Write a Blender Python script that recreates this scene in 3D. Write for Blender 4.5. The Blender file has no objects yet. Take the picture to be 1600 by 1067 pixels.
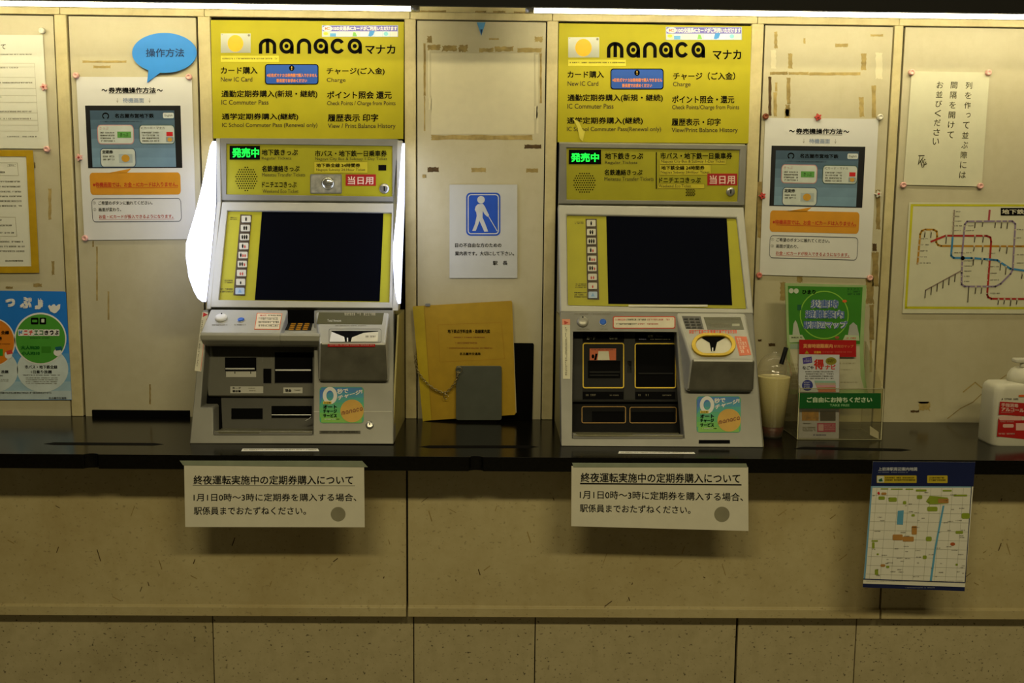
import bpy, bmesh, math, random
from mathutils import Vector, Matrix
random.seed(7)
C = bpy.context.scene.collection
SC = bpy.context.scene

# ------------------------------------------------------------------ camera, world, big lights, exposure
FPX, CAMP = 1556.0, Vector((0.0, -2.6, 1.38106))
PITCH, YAW, ROLL = math.radians(7.0792), math.radians(0.8562), math.radians(0.5922)
FWD = Vector((math.sin(YAW)*math.cos(PITCH), math.cos(YAW)*math.cos(PITCH), -math.sin(PITCH)))
_r0 = Vector((math.cos(YAW), -math.sin(YAW), 0)); _u0 = _r0.cross(FWD)
RGT = math.cos(ROLL)*_r0 + math.sin(ROLL)*_u0
UPV = -math.sin(ROLL)*_r0 + math.cos(ROLL)*_u0
cd = bpy.data.cameras.new('camera'); cam = bpy.data.objects.new('camera', cd); C.objects.link(cam)
cd.sensor_width = 36; cd.lens = FPX/1600*36; cd.clip_start = .05
cam.matrix_world = Matrix.Translation(CAMP) @ Matrix((RGT, UPV, -FWD)).transposed().to_4x4()
SC.camera = cam
SC.view_settings.view_transform = 'Standard'; SC.view_settings.look = 'None'
SC.view_settings.gamma = 1; SC.view_settings.use_curve_mapping = False
SC.view_settings.exposure = 0.0
w = bpy.data.worlds.new('station_air'); SC.world = w; w.use_nodes = True
bg = w.node_tree.nodes['Background']; bg.inputs[0].default_value = (1, .83, .47, 1); bg.inputs[1].default_value = .031
def ceiling_lamp(x, y, z, sx, sy, power):
    l = bpy.data.lights.new('concourse_lamp', 'AREA'); l.shape = 'RECTANGLE'; l.size = sx; l.size_y = sy
    l.energy = power; l.color = (1, .86, .50)
    o = bpy.data.objects.new('concourse_lamp', l); C.objects.link(o); o.location = (x, y, z)
    o.rotation_euler = (math.radians(45), 0, 0); return o
ceiling_lamp(-0.6, -3.5, 3.35, 1.3, .2, 34)
ceiling_lamp(1.3, -3.5, 3.35, 1.3, .2, 34)
TUBE_STRENGTH = 17.5
FIN_STRENGTH = 2.5

# ------------------------------------------------------------------ materials
def lin(c):
    c = c/255
    return c/12.92 if c <= .04045 else ((c+.055)/1.055)**2.4
def rgb(h): return tuple(lin(int(h[i:i+2], 16)) for i in (0, 2, 4)) + (1,)
_M = {}
def mat(h, rough=.55, metal=0., var=.08, scale=25, emit=0, spec=.4, bump=0):
    k = (h, rough, metal, var, scale, emit, spec, bump)
    if k in _M: return _M[k]
    m = bpy.data.materials.new('paint_' + h); m.use_nodes = True
    nt = m.node_tree; b = nt.nodes['Principled BSDF']
    b.inputs['Roughness'].default_value = rough; b.inputs['Metallic'].default_value = metal
    b.inputs['Specular IOR Level'].default_value = spec
    if var:
        tc = nt.nodes.new('ShaderNodeTexCoord'); n = nt.nodes.new('ShaderNodeTexNoise')
        n.inputs['Scale'].default_value = scale; n.inputs['Detail'].default_value = 4
        rp = nt.nodes.new('ShaderNodeValToRGB'); c = rgb(h)
        rp.color_ramp.elements[0].position = .3; rp.color_ramp.elements[1].position = .7
        rp.color_ramp.elements[0].color = tuple(x*(1-var) for x in c[:3]) + (1,)
        rp.color_ramp.elements[1].color = tuple(min(1, x*(1+var)) for x in c[:3]) + (1,)
        nt.links.new(tc.outputs['Object'], n.inputs['Vector']); nt.links.new(n.outputs['Fac'], rp.inputs['Fac'])
        nt.links.new(rp.outputs['Color'], b.inputs['Base Color'])
        if bump:
            bp = nt.nodes.new('ShaderNodeBump'); bp.inputs['Strength'].default_value = bump; bp.inputs['Distance'].default_value = .002
            nt.links.new(n.outputs['Fac'], bp.inputs['Height']); nt.links.new(bp.outputs['Normal'], b.inputs['Normal'])
    else:
        b.inputs['Base Color'].default_value = rgb(h)
    if emit:
        b.inputs['Emission Color'].default_value = rgb(h); b.inputs['Emission Strength'].default_value = emit
    _M[k] = m; return m

def grime(name, base, dirt, speck, amount=.5, sx=3, sz=1.2, speck_amt=.0, rough=.5, fine=40):
    """painted or stone surface: broad blotches, thin vertical streaks and small specks of dirt"""
    m = bpy.data.materials.new(name); m.use_nodes = True
    nt = m.node_tree; L = nt.links.new; b = nt.nodes['Principled BSDF']; b.inputs['Roughness'].default_value = rough
    b.inputs['Specular IOR Level'].default_value = .3
    tc = nt.nodes.new('ShaderNodeTexCoord')
    def noise(scale, vec, detail=6, lo=.45, hi=.7):
        mp = nt.nodes.new('ShaderNodeMapping'); mp.inputs['Scale'].default_value = vec
        n = nt.nodes.new('ShaderNodeTexNoise'); n.inputs['Scale'].default_value = scale; n.inputs['Detail'].default_value = detail
        n.inputs['Roughness'].default_value = .62
        r = nt.nodes.new('ShaderNodeMapRange'); r.inputs[1].default_value = lo; r.inputs[2].default_value = hi
        L(tc.outputs['Object'], mp.inputs[0]); L(mp.outputs[0], n.inputs['Vector']); L(n.outputs['Fac'], r.inputs[0]); return r.outputs[0]
    def mix(a, bcol, fac, mul):
        x = nt.nodes.new('ShaderNodeMix'); x.data_type = 'RGBA'
        mm = nt.nodes.new('ShaderNodeMath'); mm.operation = 'MULTIPLY'; mm.inputs[1].default_value = mul
        L(fac, mm.inputs[0]); L(mm.outputs[0], x.inputs[0])
        if isinstance(a, tuple): x.inputs[6].default_value = a
        else: L(a, x.inputs[6])
        x.inputs[7].default_value = bcol; return x.outputs[2]
    c = mix(rgb(base), rgb(dirt), noise(2.2, (1, 1, 1)), amount)
    c = mix(c, rgb(dirt), noise(9, (sx, 1, .7*sz), 6, .55, .8), amount*.4)
    c = mix(c, rgb(dirt), noise(fine, (1, 1, 1), 3, .4, .8), amount*.4)
    if speck_amt: c = mix(c, rgb(speck), noise(110, (1, 1, 1.3), 2, .63, .70), speck_amt)
    L(c, b.inputs['Base Color']); return m

def clear_mat(name, tint, gloss=.12, haze=.0, hazecol='ffffff'):
    m = bpy.data.materials.new(name); m.use_nodes = True; nt = m.node_tree; nt.nodes.clear(); L = nt.links.new
    out = nt.nodes.new('ShaderNodeOutputMaterial'); t = nt.nodes.new('ShaderNodeBsdfTransparent'); t.inputs[0].default_value = rgb(tint)
    g = nt.nodes.new('ShaderNodeBsdfGlossy'); g.inputs['Roughness'].default_value = .06; g.inputs[0].default_value = (.9, .9, .9, 1)
    lw = nt.nodes.new('ShaderNodeLayerWeight'); lw.inputs[0].default_value = .5
    pw = nt.nodes.new('ShaderNodeMath'); pw.operation = 'POWER'; pw.inputs[1].default_value = 4; L(lw.outputs['Facing'], pw.inputs[0])
    f = nt.nodes.new('ShaderNodeMath'); f.operation = 'MULTIPLY_ADD'; f.inputs[1].default_value = .5; f.inputs[2].default_value = .04; L(pw.outputs[0], f.inputs[0])
    mx = nt.nodes.new('ShaderNodeMixShader'); L(f.outputs[0], mx.inputs[0]); L(t.outputs[0], mx.inputs[1]); L(g.outputs[0], mx.inputs[2])
    d = nt.nodes.new('ShaderNodeBsdfDiffuse'); d.inputs[0].default_value = rgb(hazecol)
    m2 = nt.nodes.new('ShaderNodeMixShader'); m2.inputs[0].default_value = haze
    L(mx.outputs[0], m2.inputs[1]); L(d.outputs[0], m2.inputs[2]); L(m2.outputs[0], out.inputs[0]); return m

WALL = grime('painted_steel_wall', 'c6bfa0', 'a0946a', '3a2c14', .35)
TRIM = grime('painted_trim', 'd2c696', '7d6a3a', '3a2c14', .5, sx=8)
APRON = grime('apron_steel', 'bfb286', '96804a', '3a2c14', .5, speck_amt=.35, rough=.45)
STONE = grime('base_stone', 'b9ad86', '857850', '2a2010', .55, speck_amt=.8, rough=.6)
GAP = mat('060503', .9, var=0, spec=.05)
GREY = mat('87867d', .42, .2, .08, 14, bump=.05)
GREYL = mat('b0afa4', .42, .15, .06, 14)
GREYD = mat('62615a', .5, .1, .12, 18)
NICHE = mat('5c5b50', .5, .05, .12, 12)
DARK = mat('1c1c1a', .6, 0, .1, 18, spec=.15)
BLACK = mat('050505', .7, 0, .2, 20, spec=.06)
SCREEN = mat('020308', .5, 0, 0, spec=.02, emit=.5)
YEL = mat('b0a801', .65, 0, .04, 20)
YELP = mat('a29d10', .5, 0, .05, 20)
YELB = mat('aba612', .5, 0, .05, 20)
INK = mat('080706', .8, 0, 0, spec=.08)
INK2 = mat('3b3510', .6, 0, 0)
PAPER = mat('dcdccb', .7, 0, .03, 12)
PAPERW = mat('d9d9d4', .7, 0, .03, 12)
CREAM = mat('d8d4b4', .7, 0, .05, 12)
RED = mat('c81c1c', .5, 0, .06, 20)
ORG = mat('e0662a', .5, 0, .08, 20)
WHITE = mat('e8e8e4', .55, 0, .02, 12)
SILV = mat('b4b4b0', .3, .8, .1, 20)
GOLD = mat('b89c30', .35, .5, .12, 30)
PINK = mat('e8b2a6', .4, 0, .1, 60)
BLUE = mat('1d66c8', .5, 0, .06, 20)
FADE = mat('a39c7c', .7, 0, 0)
FADE2 = mat('75705a', .7, 0, 0)

# ------------------------------------------------------------------ geometry helpers
def Z(x0, y0, s): return lambda x, y: (x0 + x/s, y0 + y/s)
def ident(x, y): return (x, y)
def sight(u, v): return FWD + RGT*((u-800)/FPX) - UPV*((v-533.5)/FPX)
class Plane:
    """a real plane in the room; at() gives the point of it seen along a measured sight line"""
    def __init__(s, p, n):
        s.p = Vector(p); s.n = Vector(n).normalized()
        if s.n.dot(CAMP - s.p) < 0: s.n = -s.n
    def at(s, u, v, off=0):
        d = sight(u, v); q = s.p + s.n*off
        return CAMP + d*((q-CAMP).dot(s.n)/d.dot(s.n))
    def shift(s, dy): return Plane(s.p + Vector((0, dy, 0)), s.n)
def vert(y): return Plane((0, y, 0), (0, -1, 0))
def lean(y0, z0, y1, z1):  # plane along x through two (y, z) points
    return Plane((0, y0, z0), Vector((1, 0, 0)).cross(Vector((0, y1-y0, z1-z0))))
LEVEL = Plane((0, 0, .85), (0, 0, 1))

_T = {}
def glyphs(s, bold=0.0):
    k = (s, bold)
    if k not in _T:
        c = bpy.data.curves.new('lettering', 'FONT'); c.body = s; c.resolution_u = 3
        o = bpy.data.objects.new('lettering', c); C.objects.link(o)
        dg = bpy.context.evaluated_depsgraph_get(); e = o.evaluated_get(dg); me = e.to_mesh()
        V = [(p.co.x, p.co.y) for p in me.vertices]; F = [tuple(p.vertices) for p in me.polygons]
        if bold:
            d = bold*1.15; sh = [(-d, -d), (d, -d), (d, d), (-d, d)] + ([(0, d*1.3), (0, -d*1.3), (d*1.3, 0), (-d*1.3, 0)] if bold > .06 else [])
            n = len(V); F = [tuple(i+n*k for i in f) for k in range(len(sh)) for f in F]; V = [(x+a, y+b, k*.14) for k, (a, b) in enumerate(sh) for x, y in V]
        else: V = [(x, y, 0) for x, y in V]
        e.to_mesh_clear(); bpy.data.objects.remove(o); bpy.data.curves.remove(c)
        x0 = min(p[0] for p in V); x1 = max(p[0] for p in V); y0 = min(p[1] for p in V); y1 = max(p[1] for p in V)
        _T[k] = ([((x-x0)/(x1-x0 or 1), (y1-y)/(y1-y0 or 1), l) for x, y, l in V], F)
    return _T[k]

LAY = .0004
class MB:
    def __init__(s, plane=None, zm=ident, base=.0):
        s.v = []; s.f = []; s.m = []; s.sm = []; s.mats = []; s.pl = plane; s.zm = zm; s.base = base; s.ex = None
    def mi(s, m):
        if m not in s.mats: s.mats.append(m)
        return s.mats.index(m)
    def P(s, x, y, lay=0):
        u, v = s.zm(x, y); return s.pl.at(u, v, s.base + lay*LAY)
    def add(s, pts, faces, m, smooth=False):
        o = len(s.v); s.v += [tuple(p) for p in pts]; i = s.mi(m)
        for f in faces: s.f.append(tuple(o+k for k in f)); s.m.append(i); s.sm.append(smooth)
    # --- solids in metres
    def prism3(s, pts, vec, m):
        n = len(pts); vec = Vector(vec); a = [Vector(p) for p in pts]; b = [p+vec for p in a]
        s.add(a+b, [tuple(range(n)), tuple(range(2*n-1, n-1, -1))] + [(i, i+n, (i+1) % n+n, (i+1) % n) for i in range(n)], m)
    def box(s, x0, x1, y0, y1, z0, z1, m):
        s.prism3([(x0, y0, z0), (x1, y0, z0), (x1, y0, z1), (x0, y0, z1)], (0, y1-y0, 0), m)
    def xprism(s, prof, x0, x1, m):
        s.prism3([(x0, y, z) for y, z in prof], (x1-x0, 0, 0), m)
    def lathe(s, c, prof, m, n=24, ax=Vector((0, 0, 1)), sq=1.0, cap=True, smooth=True):
        ax = Vector(ax).normalized(); e1 = ax.orthogonal().normalized(); e2 = ax.cross(e1); c = Vector(c)
        pts = []; fs = []
        for r, h in prof:
            for i in range(n):
                a = 2*math.pi*i/n; pts.append(c + ax*h + e1*(r*math.cos(a)*sq) + e2*(r*math.sin(a)))
        for j in range(len(prof)-1):
            for i in range(n): fs.append((j*n+i, j*n+(i+1) % n, (j+1)*n+(i+1) % n, (j+1)*n+i))
        s.add(pts, fs, m, smooth)
        if cap:
            o = len(s.v)-len(pts); k = s.mi(m)
            for ring in (list(range(n))[::-1], [(len(prof)-1)*n+i for i in range(n)]):
                s.f.append(tuple(o+i for i in ring)); s.m.append(k); s.sm.append(False)
    def tube(s, path, r, m, n=8, closed=False):
        path = [Vector(p) for p in path]; pts = []; fs = []; N = len(path)
        for i, p in enumerate(path):
            t = (path[(i+1) % N] - path[i-1]) if closed else (path[min(i+1, N-1)] - path[max(i-1, 0)])
            t.normalize(); a = t.cross(Vector((.13, .95, .2))).normalized(); b = t.cross(a)
            for k in range(n):
                th = 2*math.pi*k/n; pts.append(p + a*(r*math.cos(th)) + b*(r*math.sin(th)))
        for i in range(N if closed else N-1):
            for k in range(n): fs.append((i*n+k, i*n+(k+1) % n, ((i+1) % N)*n+(k+1) % n, ((i+1) % N)*n+k))
        if not closed: fs += [tuple(range(n)), tuple(range((N-1)*n, N*n))]
        s.add(pts, fs, m, True)
    # --- on the plane, in measured coordinates
    def poly(s, pts, m, lay=0, thick=0):
        a = [s.P(x, y, lay) for x, y in pts]
        if thick: s.prism3(a, s.ex*thick if s.ex else s.pl.n*-thick, m)
        else: s.add(a, [tuple(range(len(a)))], m)
    def quad(s, x0, y0, x1, y1, m, lay=0, thick=0): s.poly([(x0, y0), (x1, y0), (x1, y1), (x0, y1)], m, lay, thick)
    def rr(s, x0, y0, x1, y1, r, n=5):
        p = []
        for cx, cy, a0 in ((x1-r, y0+r, -90), (x1-r, y1-r, 0), (x0+r, y1-r, 90), (x0+r, y0+r, 180)):
            for i in range(n+1):
                a = math.radians(a0 + 90*i/n); p.append((cx + r*math.cos(a), cy + r*math.sin(a)))
        return p
    def rrect(s, x0, y0, x1, y1, r, m, lay=0, thick=0): s.poly(s.rr(x0, y0, x1, y1, r), m, lay, thick)
    def ring(s, outer, inner, m, lay=0, thick=0):
        n = len(outer); A = [s.P(*p, lay) for p in outer]; B = [s.P(*p, lay) for p in inner]
        fs = [(i, (i+1) % n, n+(i+1) % n, n+i) for i in range(n)]
        pts = A+B
        if thick:
            d = s.ex*thick if s.ex else s.pl.n*-thick; pts = pts + [p+d for p in A] + [p+d for p in B]
            fs += [(i, 2*n+i, 2*n+(i+1) % n, (i+1) % n) for i in range(n)] + [(n+i, n+(i+1) % n, 3*n+(i+1) % n, 3*n+i) for i in range(n)]
            fs += [(2*n+i, 3*n+i, 3*n+(i+1) % n, 2*n+(i+1) % n) for i in range(n)]
        s.add(pts, fs, m)
    def outline(s, x0, y0, x1, y1, r, wd, m, lay=1, thick=0):
        s.ring(s.rr(x0, y0, x1, y1, r), s.rr(x0+wd, y0+wd, x1-wd, y1-wd, max(.1, r-wd)), m, lay, thick)
    def disc(s, cx, cy, rx, ry, m, lay=0, n=28, thick=0):
        s.poly([(cx+rx*math.cos(2*math.pi*i/n), cy+ry*math.sin(2*math.pi*i/n)) for i in range(n)], m, lay, thick)
    def line(s, pts, wd, m, lay=1):
        for (x0, y0), (x1, y1) in zip(pts, pts[1:]):
            l = math.hypot(x1-x0, y1-y0) or 1; nx, ny = -(y1-y0)/l*wd/2, (x1-x0)/l*wd/2
            ex, ey = (x1-x0)/l*wd*.3, (y1-y0)/l*wd*.3
            s.poly([(x0-ex+nx, y0-ey+ny), (x1+ex+nx, y1+ey+ny), (x1+ex-nx, y1+ey-ny), (x0-ex-nx, y0-ey-ny)], m, lay)
    def arc(s, cx, cy, rx, ry, a0, a1, wd, m, lay=1, n=24):
        o = []; i_ = []
        for k in range(n+1):
            a = math.radians(a0+(a1-a0)*k/n); c, d = math.cos(a), math.sin(a)
            o.append((cx+(rx+wd/2)*c, cy+(ry+wd/2)*d)); i_.append((cx+(rx-wd/2)*c, cy+(ry-wd/2)*d))
        for k in range(n): s.poly([o[k], o[k+1], i_[k+1], i_[k]], m, lay)
    def text(s, t, x0, y0, x1, y1, m, lay=1, bold=0.0, rise=0.0, slant=0.0):
        V, F = glyphs(t, bold); w_, h_ = x1-x0, y1-y0
        pts = [s.P(x0 + a*w_ + slant*h_*(1-b), y0 + b*h_ + rise*a, lay+l) for a, b, l in V]
        s.add(pts, F, m)
    def greek(s, x0, y0, x1, y1, m, lay=1, rows=1, fill=.62, rnd=None, dens=1.0, ragged=.0):
        """rows of tiny strokes standing for print too fine to make out"""
        R = random.Random(int(x0*13+y0*7)); rh = (y1-y0)/rows
        for k in range(rows):
            ya = y0+k*rh; yb = ya+rh*fill; x = x0; h = yb-ya; xe = x1-(x1-x0)*ragged*R.random()
            while x < xe-h*.3:
                cw = min(h*(.55+.45*R.random()), xe-x)
                q = R.random()
                if q < .10*1/dens: x += cw; continue
                t = h*.17
                s.quad(x, ya+h*.1*R.random(), x+cw*.82, ya+h*.1+t, m, lay)
                if q > .3: s.quad(x+cw*.1, yb-t-h*.12*R.random(), x+cw*.8, yb, m, lay)
                s.quad(x+cw*(.15+.45*R.random()), ya, x+cw*(.15+.45*R.random())+t, yb, m, lay)
                if q > .55: s.quad(x, ya+h*.42, x+cw*.8, ya+h*.42+t, m, lay)
                x += cw
    def build(s, name, parent=None, bevel=0, label=None, cat=None, group=None, kind=None, origin=None):
        xs = list(zip(*s.v))
        o = Vector([(min(a)+max(a))/2 for a in xs]) if origin is None else Vector(origin)
        me = bpy.data.meshes.new(name)
        me.from_pydata([tuple(Vector(p)-o) for p in s.v], [], s.f)
        for m in s.mats: me.materials.append(m)
        for p, i, sm in zip(me.polygons, s.m, s.sm): p.material_index = i; p.use_smooth = sm
        me.validate(); me.update()
        ob = bpy.data.objects.new(name, me); C.objects.link(ob)
        if parent is not None:
            ob.parent = parent; ob.location = o - world_of(parent)
        else: ob.location = o
        if bevel:
            b = bmesh.new(); b.from_mesh(me); bmesh.ops.remove_doubles(b, verts=b.verts, dist=1e-6)
            bmesh.ops.recalc_face_normals(b, faces=b.faces); b.to_mesh(me); b.free()
            md = ob.modifiers.new('rounded_edges', 'BEVEL'); md.width = bevel; md.segments = 3; md.limit_method = 'ANGLE'; md.angle_limit = math.radians(35)
        tag(ob, label, cat, group, kind); return ob
def world_of(o):
    v = Vector(o.location)
    while o.parent: o = o.parent; v += Vector(o.location)
    return v
def tag(o, label=None, cat=None, group=None, kind=None):
    for k, v in (('label', label), ('category', cat), ('group', group), ('kind', kind)):
        if v: o[k] = v
def thing(name, loc, label, cat, group=None):
    o = bpy.data.objects.new(name, None); C.objects.link(o); o.location = loc; o.empty_display_size = .05
    tag(o, label, cat, group); return o

# ------------------------------------------------------------------ the setting
W0 = vert(0)
m = MB(); m.box(-2.2, 2.2, .012, .06, 0, 3.0, GAP); m.build('wall_back', kind='structure')
m = MB(); m.box(-3.5, 3.5, -6, 0, -.05, 0, grime('floor_stone', '8f8b80', '6a6558', '333333', .4)); m.build('floor', kind='structure')
CEIL = mat('12110e', .8)
def zx(u, v, y=0): return vert(y).at(u, v)
# wall panels between the mullions (x ranges on the wall plane), top 1.8725, foot at the counter
def panel(x0, x1, z0, z1, paint=WALL, marks=None, name='wall_panel'):
    m = MB(W0, base=.0); m.box(x0, x1, 0, .012, z0, z1, paint)
    if marks: marks(m)
    return m.build(name, kind='structure')
RES = mat('a8935a', .8, 0, .25, 60); RESD = mat('4e3a1a', .8, 0, .3, 60); RESL = mat('d2cbaa', .7, 0, .03, 40); RESM = mat('94804c', .8, 0, .3, 60)
def blot(m, zm, x0, y0, x1, y1, paint, lay=1, rag=.12, n=9):
    """ragged strip of old tape glue"""
    R = random.Random(int(x0*3+y0*5)); m.zm = zm; w_, h_ = x1-x0, y1-y0; t = min(w_, h_)*min(rag, .5)*.42; p = []
    for i in range(n): p.append((x0+w_*i/n, y0+R.uniform(0, t)))
    for i in range(n): p.append((x1-R.uniform(0, t), y0+h_*i/n))
    for i in range(n): p.append((x1-w_*i/n, y1-R.uniform(0, t)))
    for i in range(n): p.append((x0+R.uniform(0, t), y1-h_*i/n))
    m.poly(p, paint, lay); m.zm = ident
def marks_mid(m):
    q = Z(630, 20, 2.541)
    for a in ((95, 125, 150, 150), (152, 128, 215, 156), (218, 126, 258, 158), (300, 138, 360, 158), (362, 132, 440, 156), (452, 138, 552, 158), (93, 90, 115, 122), (520, 92, 556, 118)): blot(m, q, *a, RES if a[0] > 280 else RESM, 1, .5)
    for a in ((80, 120, 90, 330, RESM), (82, 330, 88, 470, RES), (541, 160, 551, 360, RESM), (97, 150, 106, 340, RESL), (100, 335, 114, 385, RESL), (520, 370, 535, 420, RESL), (525, 165, 537, 480, RESL)): blot(m, q, *a[:4], a[4], 1, .5)
    blot(m, q, 110, 484, 515, 506, RES, 1, .4, 14)
    blot(m, q, 110, 160, 520, 482, RESL, 1, .01)
    for a in ((480, 522, 550, 540, RESD), (95, 611, 143, 633, RESD), (270, 614, 330, 634, RES), (487, 617, 537, 635, RESM), (340, 100, 380, 108, RES)): blot(m, q, *a[:4], a[4], 1, .35)
    blot(m, q, 75, 640, 92, 658, RESM, 1, .9)
def marks_right(m):
    q = Z(1180, 40, 6.667)
    for a in ((135, 530, 172, 940, RESD), (150, 478, 340, 515, RESM), (345, 480, 560, 516, RES), (560, 485, 1100, 520, RES), (340, 285, 392, 450, RES), (325, 540, 370, 820, RESM), (312, 820, 368, 950, RESM),
              (205, 590, 232, 690, RES), (188, 690, 230, 950, RES), (1100, 285, 1162, 470, RES), (1078, 740, 1138, 955, RES), (1210, 620, 1262, 965, RES), (1250, 280, 1330, 560, RESL), (500, 130, 525, 190, RES), (195, 60, 235, 240, RES), (160, 250, 220, 450, RESL), (1200, 88, 1335, 115, RES), (830, 185, 970, 225, RES)): blot(m, q, *a[:4], a[4], 1, .4)
    q = Z(1170, 430, 3.952)
    for a in ((190, 40, 235, 160, RESM), (292, 0, 335, 46, RESM), (720, 8, 775, 180, RESM), (742, 180, 775, 400, RESM), (745, 400, 762, 600, RES), (120, 418, 165, 440, RESD), (205, 850, 260, 875, RESM), (55, 395, 80, 410, RESD)): blot(m, q, *a[:4], a[4], 1, .4)
    q = Z(1170, 170, 3.811)
    for a in ((48, 430, 82, 770, RESM), (755, 480, 785, 720, RESM), (735, 800, 765, 850, RESD), (730, 850, 775, 1060, RESM), (210, 0, 245, 60, RES)): blot(m, q, *a[:4], a[4], 1, .4)
def marks_far(m):
    q = Z(1400, 530, 5.335); m.zm = q
    m.line([(430, 660), (540, 575), (640, 525), (720, 450), (860, 340), (1010, 235)], 7, RESM)
    m.line([(560, 440), (660, 360), (745, 430)], 10, RES); m.zm = ident
    blot(m, q, 120, 590, 195, 612, RESD, 1, .6); blot(m, q, 180, 520, 290, 600, RES, 1, .8)
def marks_first(m):
    q = Z(0, 220, 2.4286)
    blot(m, q, 182, 180, 196, 300, RES, 1, .7); blot(m, q, 195, 455, 208, 510, RESM, 1, .6); blot(m, q, 125, 540, 160, 556, RESM, 1, .6); blot(m, q, 110, 80, 135, 105, RES, 1, .7); blot(m, q, 20, 552, 50, 562, RESM, 1, .6)
def marks_second(m):
    q = Z(0, 0, 3.233)
    blot(m, q, 415, 305, 640, 318, RES, 1, .7); blot(m, q, 470, 330, 560, 345, RES, 1, .8)
    blot(m, ident, 150, 385, 153, 470, RES, 1, .6); blot(m, ident, 144, 376, 147, 386, RESM, 1, .5)
    blot(m, ident, 168, 455, 171, 500, RES, 1, .6); blot(m, ident, 233, 600, 236, 632, RESM, 1, .5)
ZT = 1.8725
for x0, x1, mk in ((-1.95, -1.1235, marks_first), (-1.0845, -.7665, marks_second), (-.2090, .1165, marks_mid), (.6745, 1.0005, marks_right), (1.0325, 1.95, marks_far)):
    panel(x0, x1, .85, ZT, WALL, mk)
# mullions and the top rail; the wall band above the rail, behind the lamps
i = 1
for x0, x1 in ((-1.1200, -1.0900), (-.7610, -.7300), (-.2410, -.2125), (.1195, .1480), (.6390, .6700), (1.0040, 1.0265)):
    m = MB(); m.box(x0, x1, -.003, .012, .85, 1.876, TRIM); m.build('trim_%d' % i, bevel=.002, kind='structure'); i += 1
for x0, x1 in ((-1.95, -1.104), (-1.103, -.7435), (-.7425, -.227), (-.226, .132), (.133, .652), (.653, 1.013), (1.014, 1.95)):
    m = MB(); m.box(x0, x1, -.006, .012, 1.8755, 1.893, TRIM); m.build('trim_%d' % i, bevel=.002, kind='structure'); i += 1
def marks_band(m):
    q = Z(400, 0, 4)
    for a in ((770, 66, 850, 78), (850, 66, 930, 76), (1000, 64, 1190, 80), (1370, 66, 1440, 80), (1480, 66, 1560, 82), (1610, 70, 1700, 84), (1740, 70, 1815, 84), (1900, 70, 2060, 88)): blot(m, q, *a, RESM, 1, .9, 16)
m = MB(W0); m.box(-1.95, 1.95, 0, .012, 1.8945, 1.99, TRIM); marks_band(m); m.build('trim_%d' % i, kind='structure'); i += 1
# counter foot to the floor: apron, stone base
AP, BS = -.300, -.270
zA = vert(AP).at(800, 963).z; zA1 = vert(AP).at(800, 947).z
def apx(u, v): return vert(AP).at(u, v).x
xs = [-1.95, apx(636, 850), apx(1381, 850), 1.95]
for a, b in zip(xs, xs[1:]):
    m = MB(); m.xprism([(AP, .83), (AP, zA1), (AP-.006, zA1-.003), (AP-.006, zA), (0, zA), (0, .83)], a+.0022, b-.0022, APRON)
    m.zm = ident; m.pl = vert(AP)
    R = random.Random(int(a*100))
    u0 = 10 if a < -1.9 else (650 if a < 0 else 1400)
    for k in range(26 if a < .3 else 8):
        u = u0+R.random()*(600 if u0 == 10 else 700 if u0 == 650 else 180); v = 760+R.random()*180; L_ = R.uniform(2, 20); g = R.choice((.4, 1.2, 2.0, 2.6))
        if 740 < v < 830 and (280 < u < 580 or 885 < u < 1180): continue
        m.line([(u, v), (u+L_*math.cos(g)*.8, v+L_*math.sin(g))], R.uniform(.7, 1.6), RESD if R.random() < .4 else RESM, 1)
    m.build('apron_panel', bevel=.0015, kind='structure')
m = MB(); m.box(-1.95, 1.95, AP+.015, AP+.02, zA+.03, .8, GAP); m.build('wall_core', kind='structure')
ys = [-1.95] + [vert(BS).at(u, 1000).x for u in (333, 646.5, 836, 1151, 1337)] + [1.95]
for k, (a, b) in enumerate(zip(ys, ys[1:])):
    ga = .0028 if k == 4 else .0012; gb = .0028 if k == 3 else .0012
    m = MB(); m.box(a+ga, b-gb, BS, BS+.02, .0, zA+.03, STONE); m.build('base_slab', bevel=.001, kind='structure')
m = MB(); m.box(-1.95, 1.95, BS+.012, -.18, 0, zA, GAP); m.build('wall_footing', kind='structure')
# dark lamp housing over the wall
zf = vert(-.20).at(800, 12).z
m = MB(); m.box(-2, 2, -.212, -.2, zf, zf+.5, CEIL); m.box(-2, 2, -.2, .0, 1.99, 2.02, CEIL); m.build('ceiling', kind='structure')

# fluorescent tubes behind the dark fascia
EMT = bpy.data.materials.new('tube_glow'); EMT.use_nodes = True
e = EMT.node_tree.nodes['Principled BSDF']; e.inputs['Emission Color'].default_value = (1, .89, .60, 1); e.inputs['Emission Strength'].default_value = TUBE_STRENGTH; e.inputs['Base Color'].default_value = (.9, .9, .9, 1)
for x0, x1, wh in ((-1.66, -.21, 'left'), (.08, 1.6, 'right')):
    t = thing('fluorescent_tube', ((x0+x1)/2, -.170, 1.875), 'warm white fluorescent tube under the black fascia, the %s one' % wh, 'lamp')
    m = MB(); m.lathe((x0, -.170, 1.875), [(.013, 0), (.013, x1-x0)], EMT, 16, (1, 0, 0)); m.build('glass_tube', t)
    for xe in (x0-.02, x1):
        m = MB(); m.lathe((xe, -.170, 1.875), [(.014, 0), (.014, .02)], SILV, 16, (1, 0, 0)); m.build('end_cap', t)
    m = MB(); m.box(x0-.02, x1+.02, -.19, -.15, 1.895, 1.99, mat('d8d4c0', .5)); m.build('batten', t)

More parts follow.
